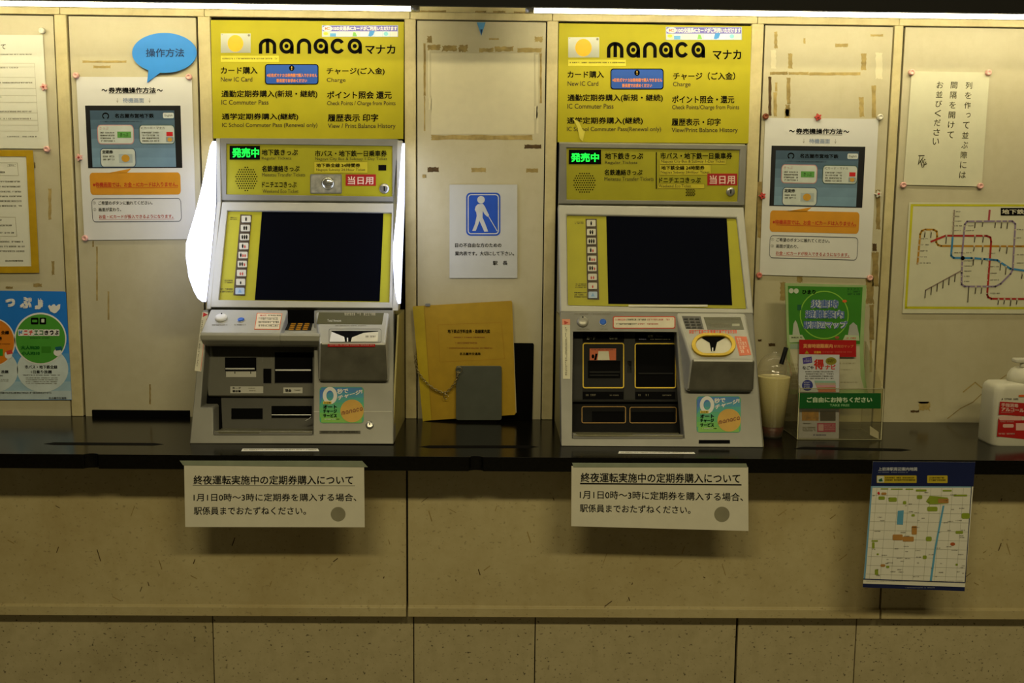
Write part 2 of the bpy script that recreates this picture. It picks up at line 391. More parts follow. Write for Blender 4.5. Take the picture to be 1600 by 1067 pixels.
# ------------------------------------------------------------------ counter
CTOP = mat('0b0a07', .17, 0, .5, 160, spec=.22)
zc0 = vert(-.424).at(800, 737).z
ct = thing('counter', (0, -.2, zc0), 'long black polished stone counter ledge under the wall panels', 'counter')
nx = [hx.x for hx in (LEVEL.at(140, 711), LEVEL.at(744, 714))]
def edge(notches, r=.016, y=-.424, x0=-1.95, x1=1.95):
    p = [(x0, 0), (x0, y)]
    for c in notches:
        for k in range(9): p.append((c-r*math.cos(math.pi*k/8), y+.010*math.sin(math.pi*k/8)))
    return p + [(x1, y), (x1, 0)]
m = MB(); m.prism3([(x, y, .85) for x, y in edge(nx)], (0, 0, zc0-.85), CTOP); m.build('slab', ct, bevel=.002)
for (u0, v0), (u1, v1) in (((68, 693), (256, 694)), ((654, 698), (842, 698)), ((1238, 700), (1424, 703))):
    m = MB(LEVEL, base=.0002); h = 2.1
    m.poly([(u0, (v0+v1)/2), (u0+16, v0-h), (u1-16, v1-h), (u1, v1), (u1-16, v1+h), (u0+16, v0+h)], BLACK); m.build('cane_groove', ct)

for (zz, pts, wh) in ((Z(290, 470, 4.269), [(380, 985), (882, 985), (892, 1003), (370, 1003)], 'left'), (Z(860, 470, 4.269), [(458, 1003), (958, 1008), (966, 1020), (452, 1018)], 'right')):
    m = MB(LEVEL, zz, .0002); m.poly(pts, mat('f4f2ea', .6), 0, 0)
    a, b = pts[0], pts[2]; m.greek(a[0]+10, a[1]+4, b[0]-20, b[1]-4, FADE, 1)
    m.build('counter_label', label='narrow white label stuck on the black counter in front of the %s ticket machine' % wh, cat='label')
m = MB(); p0 = W0.at(145, 640); p1 = W0.at(297, 640)
m.box(p0.x, p1.x, -.006, 0, .85, p0.z, BLACK); m.build('foot_slot', label='black strip along the wall foot left of the left ticket machine', cat='strip')  # thin black box standing in for the dark slot at the wall foot

# ------------------------------------------------------------------ ticket machines
CON = lean(-.15, 1.148, -.3105, .85)
BEZ = lean(-.03, 1.4155, -.145, 1.1545)
UPP = vert(-.025)
SIGN = vert(-.004)
def logo(m, x0, y0, x1, y1, ink, lay=2, wk=.245, dots=True):
    """the lower case word built of round strokes: m a n a c a"""
    w_ = x1-x0; h = y1-y0; t = h*.225; r = h/2-t/2; rx = w_*.0762-t/2+.02*w_
    def X(f): return x0+f*w_
    ym = y0+h/2
    def leg(x, a, b): m.quad(x-t/2, a, x+t/2, b, ink, lay)
    # m
    rxm = X(.0845)-x0-t/2
    m.arc(x0+t/2+rxm, y0+t/2+h*.36, rxm, h*.36, 180, 360, t, ink, lay); cx = x0+t/2+rxm
    leg(x0+t/2, y0+t/2+h*.36, y1); leg(cx+rxm, y0+t/2+h*.36, y1); leg(cx, y0+t/3, y1-h*.04)
    def a(l, r_):
        c = (X(l)+X(r_))/2; ra = (X(r_)-X(l))/2-t/2
        m.arc(c, ym, ra, r, 0, 360, t, ink, lay, 32); leg(X(r_)-t/2, ym, y1)
        if dots: m.disc(c, ym, t*.62, t*.62, ink, lay, 16)
    a(.198, .338); a(.53, .672); a(.86, 1.0)
    l, r_ = .368, .508; c = (X(l)+X(r_))/2; rn = (X(r_)-X(l))/2-t/2
    m.arc(c, y0+t/2+h*.36, rn, h*.36, 180, 360, t, ink, lay); leg(c-rn, y0+t/2+h*.36, y1); leg(c+rn, y0+t/2+h*.36, y1)
    l, r_ = .695, .835; c = (X(l)+X(r_))/2; rc = (X(r_)-X(l))/2-t/2
    m.arc(c, ym, rc, r, 32, 328, t, ink, lay, 28)

def header(root, zz, corners, T, tag_text):
    m = MB(SIGN, zz); m.poly(corners, YEL, 0, .012)
    for t, x0, y0, x1, y1, k in T['txt']: m.text(t, x0, y0, x1, y1, INK if k else INK2, 1, .018 if k else .008)
    logo(m, *T['logo'], INK, 1)
    s = m.build('header_sign', root)
    a = T['card']; m = MB(SIGN, zz, .0006); m.quad(*a, mat('a9ab9a', .4, .3, .05), 0, .0006)
    cx, cy = (a[0]+a[2])/2-2, (a[1]+a[3])/2+2; m.disc(cx, cy, (a[2]-a[0])*.265, (a[3]-a[1])*.44, mat('e8b512', .5), 1)
    m.disc(a[2]-14, a[1]+14, 9, 9, FADE2, 1); m.quad(a[0]+6, a[1]+6, a[0]+16, a[1]+10, FADE2, 1); m.build('card_picture', s, label='grey card picture with a plain orange disc')
    a = T['strip']; m = MB(SIGN, zz, .0008); m.quad(*a, mat('d9cf3a', .5), 0, .0006); m.greek(a[0]+12, a[1]+18, a[2]-8, a[3]-14, INK2, 1); m.build('strip_sticker', s)
    a = T['blue']; m = MB(SIGN, zz, .0010); m.rrect(*a, 22, INK, 0, .0008); m.rrect(a[0]+7, a[1]+7, a[2]-7, a[3]-7, 18, mat('1a52ae', .5, 0, .06), 1)
    cx = (a[0]+a[2])/2; m.disc(cx, a[1]+32, 21, 23, INK, 2); m.text('!', cx-4, a[1]+18, cx+4, a[1]+46, mat('d8b040', .5), 3)
    h = (a[3]-a[1]); O = mat('e08a4e', .5)
    m.text('※記名式マナカは券売機で購入できません', a[0]+14, a[1]+h*.46, a[2]-10, a[1]+h*.64, O, 2, .03)
    m.text('駅長室でお求めください', a[0]+h*.56, a[1]+h*.72, a[2]-h*.56, a[1]+h*.90, O, 2, .03)
    m.build('blue_notice', s, label='blue sticker with orange lettering')
    a = T['banner']; m = MB(SIGN, zz, .0008); m.quad(*a, mat('a8b8d8', .4), 0, .0006); mid = a[1]+(a[3]-a[1])*.52
    m.quad(a[0]+5, a[1]+4, a[2]-5, mid, mat('6a64c4', .4), 1)
    m.disc(a[0]+44, a[1]+26, 40, 21, WHITE, 2); m.text('IC', a[0]+24, a[1]+16, a[0]+62, a[1]+36, ORG, 3, .04)
    m.text('10の交通系ICカードがご利用いただけます', a[0]+88, a[1]+8, a[2]-8, mid-6, WHITE, 2, .03)
    cols = ['e8e8b0', 'd8e4e8', 'e4e8d8', 'ecd8d8', 'e8ecd8', 'dcdcec', 'd8e4f0', 'd8ecf0', 'd4ecec', 'f0e4d8']; wd = (a[2]-a[0]-10)/10
    for k, c in enumerate(cols): m.quad(a[0]+5+k*wd+1, mid+2, a[0]+5+(k+1)*wd-1, a[3]-3, mat(c, .4), 1)
    m.disc(a[0]+30, mid+18, 18, 12, mat('d8cc20', .4), 2); m.quad(a[0]+62, mid+16, a[0]+110, a[3]-4, mat('58a8e0', .4), 2)
    m.poly([(a[0]+238, a[3]-5), (a[0]+246, mid+6), (a[0]+262, mid+8), (a[0]+276, a[3]-5)], mat('78c050', .4), 2)
    m.poly([(a[0]+362, a[3]-8), (a[0]+372, mid), (a[0]+400, mid-6), (a[0]+412, mid+2), (a[0]+400, a[3]-12), (a[0]+380, a[3]-4)], mat('2890e0', .4), 2)
    m.disc(a[0]+500, mid+20, 18, 16, mat('80d0dc', .4), 2)
    m.build('banner_sticker', s, label='white and violet banner sticker')
    return s

def person(m, x, y, w_, h, ink, lay):
    m.disc(x, y-h*.36, w_*.3, h*.14, ink, lay, 10)
    m.poly([(x-w_*.5, y-h*.2), (x+w_*.5, y-h*.2), (x+w_*.42, y+h*.1), (x+w_*.25, y+h*.5), (x-w_*.25, y+h*.5), (x-w_*.42, y+h*.1)], ink, lay)

def lock(root, pl, zz, cx, cy, r, nm='key_lock'):
    m = MB(); c = pl.at(*zz(cx, cy)); rr_ = (pl.at(*zz(cx+r, cy))-c).length
    m.lathe(c, [(rr_, -.002), (rr_, .003), (rr_*.85, .005), (rr_*.5, .005)], SILV, 24, pl.n)
    e1 = Vector((1, 0, 0))*rr_*.12; e2 = Vector((0, 0, 1))*rr_*.45; p = c+pl.n*.0056
    m.prism3([p-e1-e2, p+e1-e2, p+e1+e2, p-e1+e2], pl.n*-.0012, BLACK)
    return m.build(nm, root, label='round silver lock')

def upper(root, zz, outer, inner, T):
    m = MB(UPP, zz); m.ring(outer, inner, GREY, 0, .022); fr = m.build('panel_frame', root, bevel=.0025)
    m = MB(UPP.shift(.004), zz); m.poly(inner, YELP, 0, .004)
    for t, x0, y0, x1, y1, k in T['txt']: m.text(t, x0, y0, x1, y1, INK if k else INK2, 3, .016 if k else .0)
    for t, x0, y0, x1, y1 in T.get('labels', []): m.quad(x0, y0, x1, y1, mat('c4b828', .5), 1); m.outline(x0, y0, x1, y1, .5, 1.5, mat('8a7c14', .5), 2)
    for a in T.get('bars', []): m.quad(*a, INK, 2)
    p = m.build('ticket_panel', root)
    cx, cy, rx, ry = T['grille']; m = MB(UPP.shift(.004), zz); k = 0
    st = rx/4.8
    for j in range(-7, 8):
        for i_ in range(-7, 8):
            x, y = (i_+(.5 if j % 2 else 0))*st, j*st
            if (x/rx)**2+(y/ry)**2 < 1: m.disc(cx+x, cy+y, st*.3, st*.3, INK, 1, 8)
    m.build('speaker_grille', p)
    if T.get('extra_dots'):
        m = MB(UPP.shift(.004), zz)
        for x, y in T['extra_dots']: m.disc(x, y, st*.3, st*.3, INK, 1, 8)
        m.build('speaker_grille', p)
    a = T['led']; m = MB(UPP.shift(.004), zz, .0015); m.quad(*a, BLACK, 0, .002)
    LED = mat('10e84a', .5, 0, 0, emit=.85); m.text('発売中', *T['ledtext'], LED, 2, .03); m.build('led_display', p, label='black display with green lit characters')
    a = T['red']; m = MB(UPP.shift(.004), zz, .0008); m.quad(*a, mat('a81414', .5), 0, .0006); m.text('当日用', *T['redtext'], mat('e8c8b8', .5), 1, .02); m.build('red_sticker', p, label='dark red sticker with pale characters')
    lock(p, UPP.shift(.004), zz, *T['lock'])
    return fr, p

def console_bezel(root, zz, outer, inner, screen, strip, btn, kind):
    m = MB(BEZ, zz); m.ring(outer, inner, GREYL, 0, .02); m.build('screen_bezel', root, bevel=.004)
    m = MB(BEZ.shift(.008), zz); m.poly(inner, YELB, 0, .006)
    for a in kind['notes']: m.greek(*a, INK2, 1, rows=kind['rows'].pop(0))
    pl = m.build('selection_plate', root)
    m = MB(BEZ.shift(.008), zz, .0014); m.poly(screen, SCREEN, 0, .004); m.build('touch_screen', root, label='black touch screen, dark display')
    m = MB(BEZ.shift(.008), zz, .001); m.poly(strip, mat('4a3c28', .5), 0, .003); st = m.build('button_strip', root)
    (xa, ya), (xb, yb), bw, bh = btn
    icons = ['a', 'aa', 'aaa', 'ac', 'acc', 'aac', 'cc', 'c', 'x']
    FACE = mat('c9c6b4', .4, 0, .03)
    for k, ic in enumerate(icons):
        f = k/8; cx, cy = xa+(xb-xa)*f, ya+(yb-ya)*f
        m = MB(BEZ.shift(.008), zz, .0045); m.rrect(cx-bw/2, cy-bh/2, cx+bw/2, cy+bh/2, 5, FACE if ic != 'x' else mat('a8bcd0', .4), 0, .004)
        n = len(ic)
        for j, ch in enumerate(ic):
            x = cx+(j-(n-1)/2)*13
            if ch == 'a': person(m, x, cy, 11, 26, INK, 1)
            elif ch == 'c': person(m, x, cy+4, 10, 18, mat('b8342c', .5) if k != 7 or kind['red'] else INK, 1)
            else: m.poly([(cx-12, cy+10), (cx, cy-12), (cx+12, cy+10)], mat('7fa4cc', .5), 1)
        m.build('passenger_button', st)

def charge_sticker(root, zz, x0, y0):
    """square teal and green sticker advertising automatic charging"""
    m = MB(CON, zz, .0008); w_, h = 295, 242
    cols = ['1878b8', '1e90b0', '2aa096', '34a674', '44ac56', '5cb23c', '74b42c']
    pts = m.rr(x0, y0, x0+w_, y0+h, 22); m.poly(pts, mat('34a070', .4), 0, .0008)
    n = len(cols)
    for k, c in enumerate(cols):
        a = y0+4+(h-8)*k/n; b = y0+4+(h-8)*(k+1)/n; e_ = 12 if k in (0, n-1) else 2
        m.quad(x0+e_, a, x0+w_-e_, b, mat(c, .4), 1)
    for k in range(5): m.poly([(x0+2, y0+20+k*20), (x0+2, y0+40+k*20), (x0+150-k*25, y0+14)], mat('1468c0' if k < 3 else '1c7cb4', .4), 1.2+k*.1)
    m.arc(x0+70, y0+58, 36, 46, 0, 360, 24, WHITE, 2, 32)
    m.text('秒で', x0+118, y0+14, x0+192, y0+48, WHITE, 3, .03, rise=-6); m.text('チャージ!', x0+122, y0+60, x0+286, y0+90, WHITE, 3, .04, rise=-46)
    m.quad(x0+24, y0+96, x0+80, y0+114, mat('d8c020', .4), 3); m.text('全自動', x0+28, y0+99, x0+76, y0+111, INK, 4)
    m.text('オート', x0+24, y0+120, x0+116, y0+146, INK, 3, .04); m.text('チャージ', x0+24, y0+149, x0+116, y0+175, INK, 3, .04); m.text('サービス', x0+24, y0+178, x0+116, y0+204, INK, 3, .04)
    m.greek(x0+34, y0+212, x0+108, y0+222, WHITE, 3); m.greek(x0+114, y0+212, x0+136, y0+222, INK, 3)
    m.disc(x0+217, y0+160, 78, 76, mat('cc9c1a', .4, 0, .08), 2, 36)
    m2 = m.zm; m.zm = lambda x, y: m2(x, y-(x-(x0+217))*.22); logo(m, x0+146, y0+148, x0+288, y0+172, mat('8a5208', .5), 4, dots=False); m.zm = m2
    m.build('charge_sticker', root, label='teal and green sticker with an orange disc')

def cabinet(x0, x1, xu0, xu1):
    """solid body behind the front plates"""
    m = MB(); side = mat('9c9258', .45, .1, .08)
    m.xprism([(0, .85), (-.195, .85), (-.065, 1.105), (0, 1.105)], x0+.004, x1-.004, mat('23221c', .6))
    for xa, xb in ((x0, x0+.004), (x1-.004, x1)): m.xprism([(0, .85), (-.303, .85), (-.303, .853), (-.150, 1.140), (0, 1.140)], xa, xb, side)
    m.xprism([(0, 1.105), (-.09, 1.105), (-.125, 1.14), (0, 1.14)], x0+.004, x1-.004, side)
    m.xprism([(0, 1.14), (-.126, 1.145), (-.016, 1.413), (-.004, 1.575), (0, 1.575)], xu0, xu1, mat('9c9878', .45, .1, .08))
    return m

# ---- left machine
ml = thing('ticket_machine', (-.48, -.16, .85), 'grey and yellow ticket machine on the left, with two glowing white side lights', 'ticket machine')
q = Z(320, 20, 5)
TXT = [('マナカ', 1255, 250, 1488, 322, 1), ('カード購入', 125, 422, 412, 478, 1), ('New IC Card', 125, 502, 372, 538, 0), ('チャージ(ご入金)', 952, 428, 1405, 488, 1), ('Charge', 952, 508, 1100, 550, 0),
       ('通勤定期券購入(新規・継続)', 130, 605, 880, 668, 1), ('IC Commuter Pass', 130, 680, 498, 718, 0), ('ポイント照会 還元', 955, 612, 1460, 672, 1), ('Check Points / Charge from Points', 955, 690, 1490, 732, 0),
       ('通学定期券購入(継続)', 133, 785, 730, 842, 1), ('IC School Commuter Pass (Renewal only)', 135, 860, 880, 902, 0), ('履歴表示 印字', 960, 790, 1355, 850, 1), ('View / Print Balance History', 962, 865, 1490, 912, 0)]
header(ml, q, [(46, 56), (1556, 70), (1550, 985), (66, 980)], dict(txt=TXT, logo=(422, 200, 1228, 320), card=(125, 162, 358, 312), strip=(125, 335, 578, 383), blue=(470, 400, 888, 560), banner=(915, 97, 1510, 188)), '')
cabinet(-.7165, -.2430, -.7080, -.2590).build('cabinet', ml)
q = Z(290, 210, 3.811)
T = dict(txt=[('地下鉄きっぷ', 453, 88, 668, 125, 1), ('Regular Tickets', 453, 133, 630, 155, 0), ('名鉄連絡きっぷ', 455, 185, 678, 222, 1), ('Meitetsu Transfer Tickets', 455, 230, 712, 250, 0), ('ドニチエコきっぷ', 455, 282, 660, 316, 1), ('Weekend Eco Ticket', 458, 327, 672, 349, 0),
              ('市バス・地下鉄一日乗車券', 770, 95, 1198, 132, 1), ('Nagoya City Bus & Subway 1-Day Ticket', 772, 137, 1200, 158, 0), ('地下鉄全線 24時間券', 778, 172, 1040, 196, 1), ('Nagoya Subway 24-Hour Ticket', 778, 203, 1070, 221, 0)],
         labels=[('', 765, 163, 1085, 230)], bars=[(1148, 182, 1195, 215)], grille=(362, 265, 66, 72), led=(262, 68, 442, 150), ledtext=(277, 80, 438, 138), red=(953, 238, 1133, 306), redtext=(966, 250, 1118, 298), lock=(1184, 323, 30))
fr, pn = upper(ml, q, [(206, 22), (1264, 28), (1236, 400), (214, 392)], [(242, 55), (1231, 68), (1231, 370), (242, 357)], T)
# small rear-view mirror
m = MB(UPP.shift(.004), q, .002); m.rrect(742, 237, 930, 352, 6, SILV, 0, .003); m.rrect(748, 243, 924, 346, 5, mat('b8b6a4', .35, .5, .3, 60), 1)
m.build('convex_mirror', pn, label='small bright mirror plate')
mir = bpy.data.objects['convex_mirror']
c = UPP.shift(.004).at(*q(848, 292), .002); m = MB(); m.lathe(c, [(.017, .001), (.013, .004), (.007, .006), (.002, .0066)], mat('dcdccc', .18, .9, .2, 40), 24, (0, -1, 0)); m.build('dome', mir)
console_bezel(ml, q, [(218, 402), (1236, 410), (1232, 1033), (135, 1028)], [(248, 452), (1228, 465), (1213, 1000), (196, 985)], [(455, 455), (1178, 466), (1155, 993), (412, 985)], [(326, 476), (394, 479), (353, 961), (284, 957)], ((360, 503), (323, 932), 54, 38),
              dict(notes=[(265, 492, 306, 512), (232, 866, 284, 890), (206, 916, 284, 946)], rows=[2, 2, 2], red=False))
# glowing side lights: crescent plates standing forward of the cabinet on both sides
GLOW = bpy.data.materials.new('side_light_glow'); GLOW.use_nodes = True
e = GLOW.node_tree.nodes['Principled BSDF']; e.inputs['Base Color'].default_value = (.9, .9, .95, 1); e.inputs['Emission Color'].default_value = (.66, .72, 1, 1); e.inputs['Emission Strength'].default_value = FIN_STRENGTH
def fin(x0, x1, yb):
    prof = [(-.022, 1.566), (-.045, 1.552), (-.085, 1.50), (-.142, 1.43), (-.195, 1.375), (yb, 1.315), (yb-.006, 1.285), (yb+.012, 1.235), (-.215, 1.20), (-.185, 1.180), (-.148, 1.168), (-.142, 1.172), (-.1, 1.262), (-.035, 1.412)]
    m = MB(); m.xprism(prof, x0, x1, GLOW); return m.build('side_light', ml, label='glowing white crescent side light')
fin(-.7260, -.7170, -.262); fin(-.2450, -.2390, -.262)
for xa, xb in ((-.7170, -.7060), (-.2600, -.2450)):
    m = MB(); m.xprism([(-.004, 1.573), (-.024, 1.573), (-.030, 1.413), (-.148, 1.150), (-.10, 1.150), (-.004, 1.40)], xa, xb, GREYL); m.build('side_cheek', ml, bevel=.002)
# console front: frame, shelf, reader
q = Z(290, 470, 4.269)
m = MB(CON, q); m.ex = Vector((0, 1, 0)); m.poly([(112, 64), (26, 952), (1387, 956), (1387, 64), (857, 64), (850, 892), (186, 892), (184, 722), (176, 712), (100, 712), (150, 64)], GREY, 0, .05)
cons = m.build('console_front', ml, bevel=.003)
def shelf_profile(vlip, ylip, y0=-.150, z0=1.150, u=420, drop=0.0, under=None):
    zl = vert(ylip).at(u, vlip).z
    return zl
zl = vert(-.236).at(400, 520).z
prof = [(-.146, 1.150), (-.236, zl), (-.2405, zl-.006), (-.238, zl-.018), (-.222, zl-.030), (-.196, zl-.038), (-.146, zl-.038)]
xa, xb, xc, xd = vert(-.2).at(320, 510).x, vert(-.2).at(443, 510).x, vert(-.2).at(490, 510).x, vert(-.2).at(504, 510).x
m = MB(); m.xprism(prof, xa, xb, GREYL); shelf = m.build('control_shelf', ml, bevel=.003)
low = [(-.146, 1.118), (-.225, zl-.014), (-.233, zl-.001), (-.236, zl), (-.2405, zl-.006), (-.238, zl-.018), (-.222, zl-.030), (-.196, zl-.038), (-.146, zl-.038)]
m = MB(); m.xprism(low, xb, xd, GREYL); m.box(xb, xc, -.1478, -.1462, 1.105, 1.1505, BLACK); kb = m.build('keypad_recess', ml, bevel=.002)
SHL = lean(-.146, 1.150, -.236, zl); LOW = lean(-.146, 1.118, -.225, zl-.014)
m = MB(LOW, q, .0006); m.poly([(668, 66), (868, 70), (836, 198), (648, 196)], mat('141310', .5), 0); m.build('keypad_pad', kb)
KEY = mat('b07a16', .5)
for r_ in range(4):
    for c_ in range(3):
        m = MB(LOW, q, .003); x = 704+c_*46-r_*5; y = 149+r_*12; m.poly([(x, y), (x+32, y), (x+30, y+6), (x-2, y+6)], KEY, 0, .0012); m.build('key', kb)
# knob, blue button, notice on the shelf
def knob(root, pl, zz, cx, cy, r, paint=WHITE):
    c = pl.at(*zz(cx, cy)); rr_ = (pl.at(*zz(cx+r, cy))-c).length; m = MB()
    m.lathe(c, [(rr_, 0), (rr_, .004), (rr_*.94, .0065), (rr_*.7, .008), (rr_*.25, .009)], paint, 28, pl.n)
    t = (Vector((0, 0, 1))-pl.n*pl.n.z).normalized(); m.lathe(c+t*rr_*.72+pl.n*.0065, [(.0022, 0), (.0018, .003)], BLACK, 10, pl.n)
    return m.build('coin_return_knob', root, label='round pale knob with a black dot')
def bluebtn(root, pl, zz, cx, cy, r):
    c = pl.at(*zz(cx, cy)); rr_ = (pl.at(*zz(cx+r, cy))-c).length; m = MB()
    m.lathe(c, [(rr_*1.15, 0), (rr_*1.15, .002), (rr_, .002)], SILV, 24, pl.n, cap=False); m.lathe(c, [(rr_, .0), (rr_, .0035), (rr_*.6, .0045)], mat('2a62c8', .3), 24, pl.n)
    return m.build('call_button', root, label='small round blue button')
knob(shelf, SHL, q, 237, 120, 40); bluebtn(shelf, SHL, q, 370, 130, 22)
m = MB(SHL, q, .0006); m.poly([(476, 80), (645, 84), (627, 192), (458, 190)], ORG, 0, .0005); m.poly([(480, 84), (641, 87), (623, 188), (463, 186)], mat('e4d8bc', .6), 1)
m.greek(496, 92, 540, 106, RED, 2); m.greek(550, 92, 636, 106, INK2, 2); m.greek(486, 112, 628, 180, FADE2, 2, rows=3); m.build('notice_sticker', shelf, label='cream sticker with an orange border')
for a in ((176, 156, 278, 170), (325, 156, 402, 168)):
    m = MB(SHL, q, .0006); m.greek(*a, FADE2, 0); m.build('engraved_legend', shelf)
# reader block
zr = vert(-.262).at(550, 537).z; zb = vert(-.262).at(550, 597).z
xl_, xr_ = vert(-.262).at(501, 540).x, vert(-.262).at(602, 540).x
READER_SHADE = mat('5e5c50', .6, 0, .25, 22)  # darker grey for the reader's front face, its shade put into the colour
def reader_block(xt0, xt1, x0, x1, yt, zt_, yf_, zf_, zb_, root, bev):
    m = MB()
    A = [(xt0, yt, zt_), (xt1, yt, zt_), (x1, yf_, zf_), (x0, yf_, zf_)]
    B = [(xt0-.003, yt, zb_-.010), (xt1+.003, yt, zb_-.010), (x1+.003, yf_+.012, zb_), (x0-.005, yf_+.012, zb_)]
    m.add(A+B, [(0, 1, 2, 3), (7, 6, 5, 4), (0, 4, 5, 1), (1, 5, 6, 2), (3, 7, 4, 0)], GREYL); m.add([A[2], A[3], B[2], B[3]], [(0, 2, 3, 1)], READER_SHADE)
    return m.build('card_reader', root, bevel=bev)
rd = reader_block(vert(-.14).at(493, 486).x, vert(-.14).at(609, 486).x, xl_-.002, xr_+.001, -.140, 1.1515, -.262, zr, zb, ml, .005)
RDT = lean(-.140, 1.151, -.262, zr)
m = MB(RDT, q, .0006); m.poly([(890, 70), (1325, 70), (1310, 158), (874, 154)], mat('57553c', .2, 0, .05), 0); m.text('Total Amount', 946, 123, 1038, 139, mat('c8c8b8', .5), 1); m.greek(1060, 80, 1268, 108, FADE, 1); m.build('amount_display', rd, label='dark glass amount display')
m = MB(RDT, q, .0006); m.outline(955, 186, 1306, 278, 12, 3, GREYD, 0); m.greek(988, 163, 1205, 172, FADE2, 0)
m.poly([(972, 200), (1285, 200), (1285, 204), (1185, 214), (1110, 244), (1102, 272), (1064, 272), (1058, 240), (974, 206)], BLACK, 1); m.poly([(974, 206), (1058, 240), (1064, 272), (960, 272)], WHITE, 1); m.poly([(1285, 204), (1282, 272), (1102, 272), (1110, 244), (1185, 214)], mat('d8d4c0', .5), 1)
m.quad(1076, 246, 1084, 272, WHITE, 2); m.greek(1200, 232, 1268, 250, FADE2, 2); m.build('card_mouth', rd, label='white card mouth with a black funnel')
FRT = Plane((0, -.2632, 1), (0, -1, .0)); m = MB(FRT, q, .0006); m.quad(948, 288, 1264, 306, RED, 0, .0005); m.greek(960, 291, 1255, 303, mat('f0d0c8', .5), 1); m.build('red_strip', rd, label='red strip with fine pale print')
# niche with slots
NBU = CON.shift(.045); NBL = CON.shift(.060)
m = MB(NBU, q); m.poly([(100, 240), (880, 240), (870, 636), (150, 632)], NICHE, 0, .012); nu = m.build('slot_plate', ml, bevel=.002)
def slot(root, pl, zz, x0, y0, x1, y1, nm='slot', lip=None, frame=3):
    m = MB(pl, zz, .0006); m.quad(x0, y0, x1, y1, BLACK, 0)
    m.outline(x0-frame, y0-frame, x1+frame, y1+frame, .5, frame, GREYD, 2, .002)
    if lip: m.quad(x0+4, lip, x1-12, lip+9, SILV, 8, .004)
    return m.build(nm, root)
slot(nu, NBU, q, 262, 377, 472, 468, 'card_slot', 448); slot(nu, NBU, q, 518, 452, 572, 550, 'sensor_window'); slot(nu, NBU, q, 594, 342, 848, 548, 'banknote_slot', 457)
m = MB(NBU, q, .0006); m.quad(270, 470, 470, 508, GREYL, 0, .003); m.quad(326, 470, 331, 486, INK, 1); m.quad(432, 470, 437, 486, INK, 1); m.build('slot_lip', nu)
m = MB(NBU, q, .0006)
for a in ([(222, 405), (222, 325), (508, 325), (514, 405)], [(572, 400), (575, 322), (856, 325), (860, 400)]): m.line(a, 5, GREYD, 0)
m.build('engraved_outline', nu)
m = MB(NBU, q, .0006); m.quad(298, 570, 518, 616, GREYL, 0); m.text('カード', 312, 575, 368, 588, INK, 1, .03); m.text('領収書', 312, 595, 368, 610, INK, 1, .03); m.greek(418, 580, 462, 588, FADE2, 1); m.greek(418, 596, 470, 606, FADE2, 1); m.build('slot_label', nu)
m = MB(NBU, q, .0006); m.quad(652, 578, 780, 616, GREYL, 0); m.text('現金', 664, 588, 706, 608, INK, 1, .03); m.greek(722, 592, 768, 604, INK2, 1); m.build('slot_label', nu)
m = MB(NBL, q); m.ex = Vector((0, 1, 0)); m.poly([(80, 600), (900, 600), (900, 890), (60, 890)], mat('48473e', .5, 0, .12, 14), 0, .01); nl = m.build('tray_plate', ml)
m = MB(NBL, q, .0006); m.poly([(92, 622), (236, 622), (246, 850), (190, 880), (92, 880)], BLACK, 0); m.build('shadow_pocket', nl)  # flat black patch painting the shadow at the left of the tray bay
q8 = Z(300, 590, 8)
slot(nl, NBL, q8, 490, 382, 885, 520, 'change_slot'); slot(nl, NBL, q8, 992, 352, 1500, 505, 'ticket_slot', 460)
zt = CON.at(*q(500, 872)).z
tray = MB(); y0 = CON.at(*q(500, 872)).y
tray.xprism([(y0-.002, zt+.002), (y0+.006, zt-.002), (y0+.075, zt-.006), (y0+.075, zt-.016), (y0-.002, zt-.016)], CON.at(*q(190, 880)).x, CON.at(*q(848, 880)).x, mat('8a8872', .35, .4, .1)); tray.build('coin_tray', ml, bevel=.003)
m = MB(CON, q, .001); m.poly([(184, 862), (205, 866), (225, 885), (488, 885), (505, 866), (846, 866), (846, 890), (840, 896), (192, 896), (184, 888)], GREYD, 0, .004); m.build('tray_lip', ml, bevel=.001)
m = MB(); c = CON.at(*q(822, 790), -.02); m.tube([c+Vector((-.01, 0, -.004)), c, c+Vector((.006, 0, .006))], .0015, SILV); m.build('tray_latch', ml)
m = MB(CON, q, .0008); m.poly([(112, 74), (151, 78), (104, 472), (60, 466)], mat('d6d2bc', .6), 0, .0006); m.poly([(118, 76), (149, 92), (115, 108)], RED, 1); m.line([(140, 120), (100, 466)], 4, mat('d07060', .5), 1)
qq = m.zm; m.zm = lambda x, y: qq(118-(y-110)*.118+(x-118), y); m.greek(110, 130, 120, 440, FADE2, 1, rows=26, fill=.7); m.zm = qq; m.build('warning_sticker', ml, label='tall white sticker with a red triangle')
charge_sticker(ml, q, 893, 574)
lock(ml, CON, q, 1229, 830, 27)
m = MB(CON, q, .0006); m.quad(893, 866, 1166, 887, mat('4a4838', .5), 0); m.greek(905, 870, 1150, 883, INK, 1); m.build('maker_plate', ml)
m = MB(CON, q, .0006); m.quad(856, 736, 1375, 741, GREYL, 0); m.build('seam_highlight', ml)  # paler strip painting the highlight along the seam's bevel

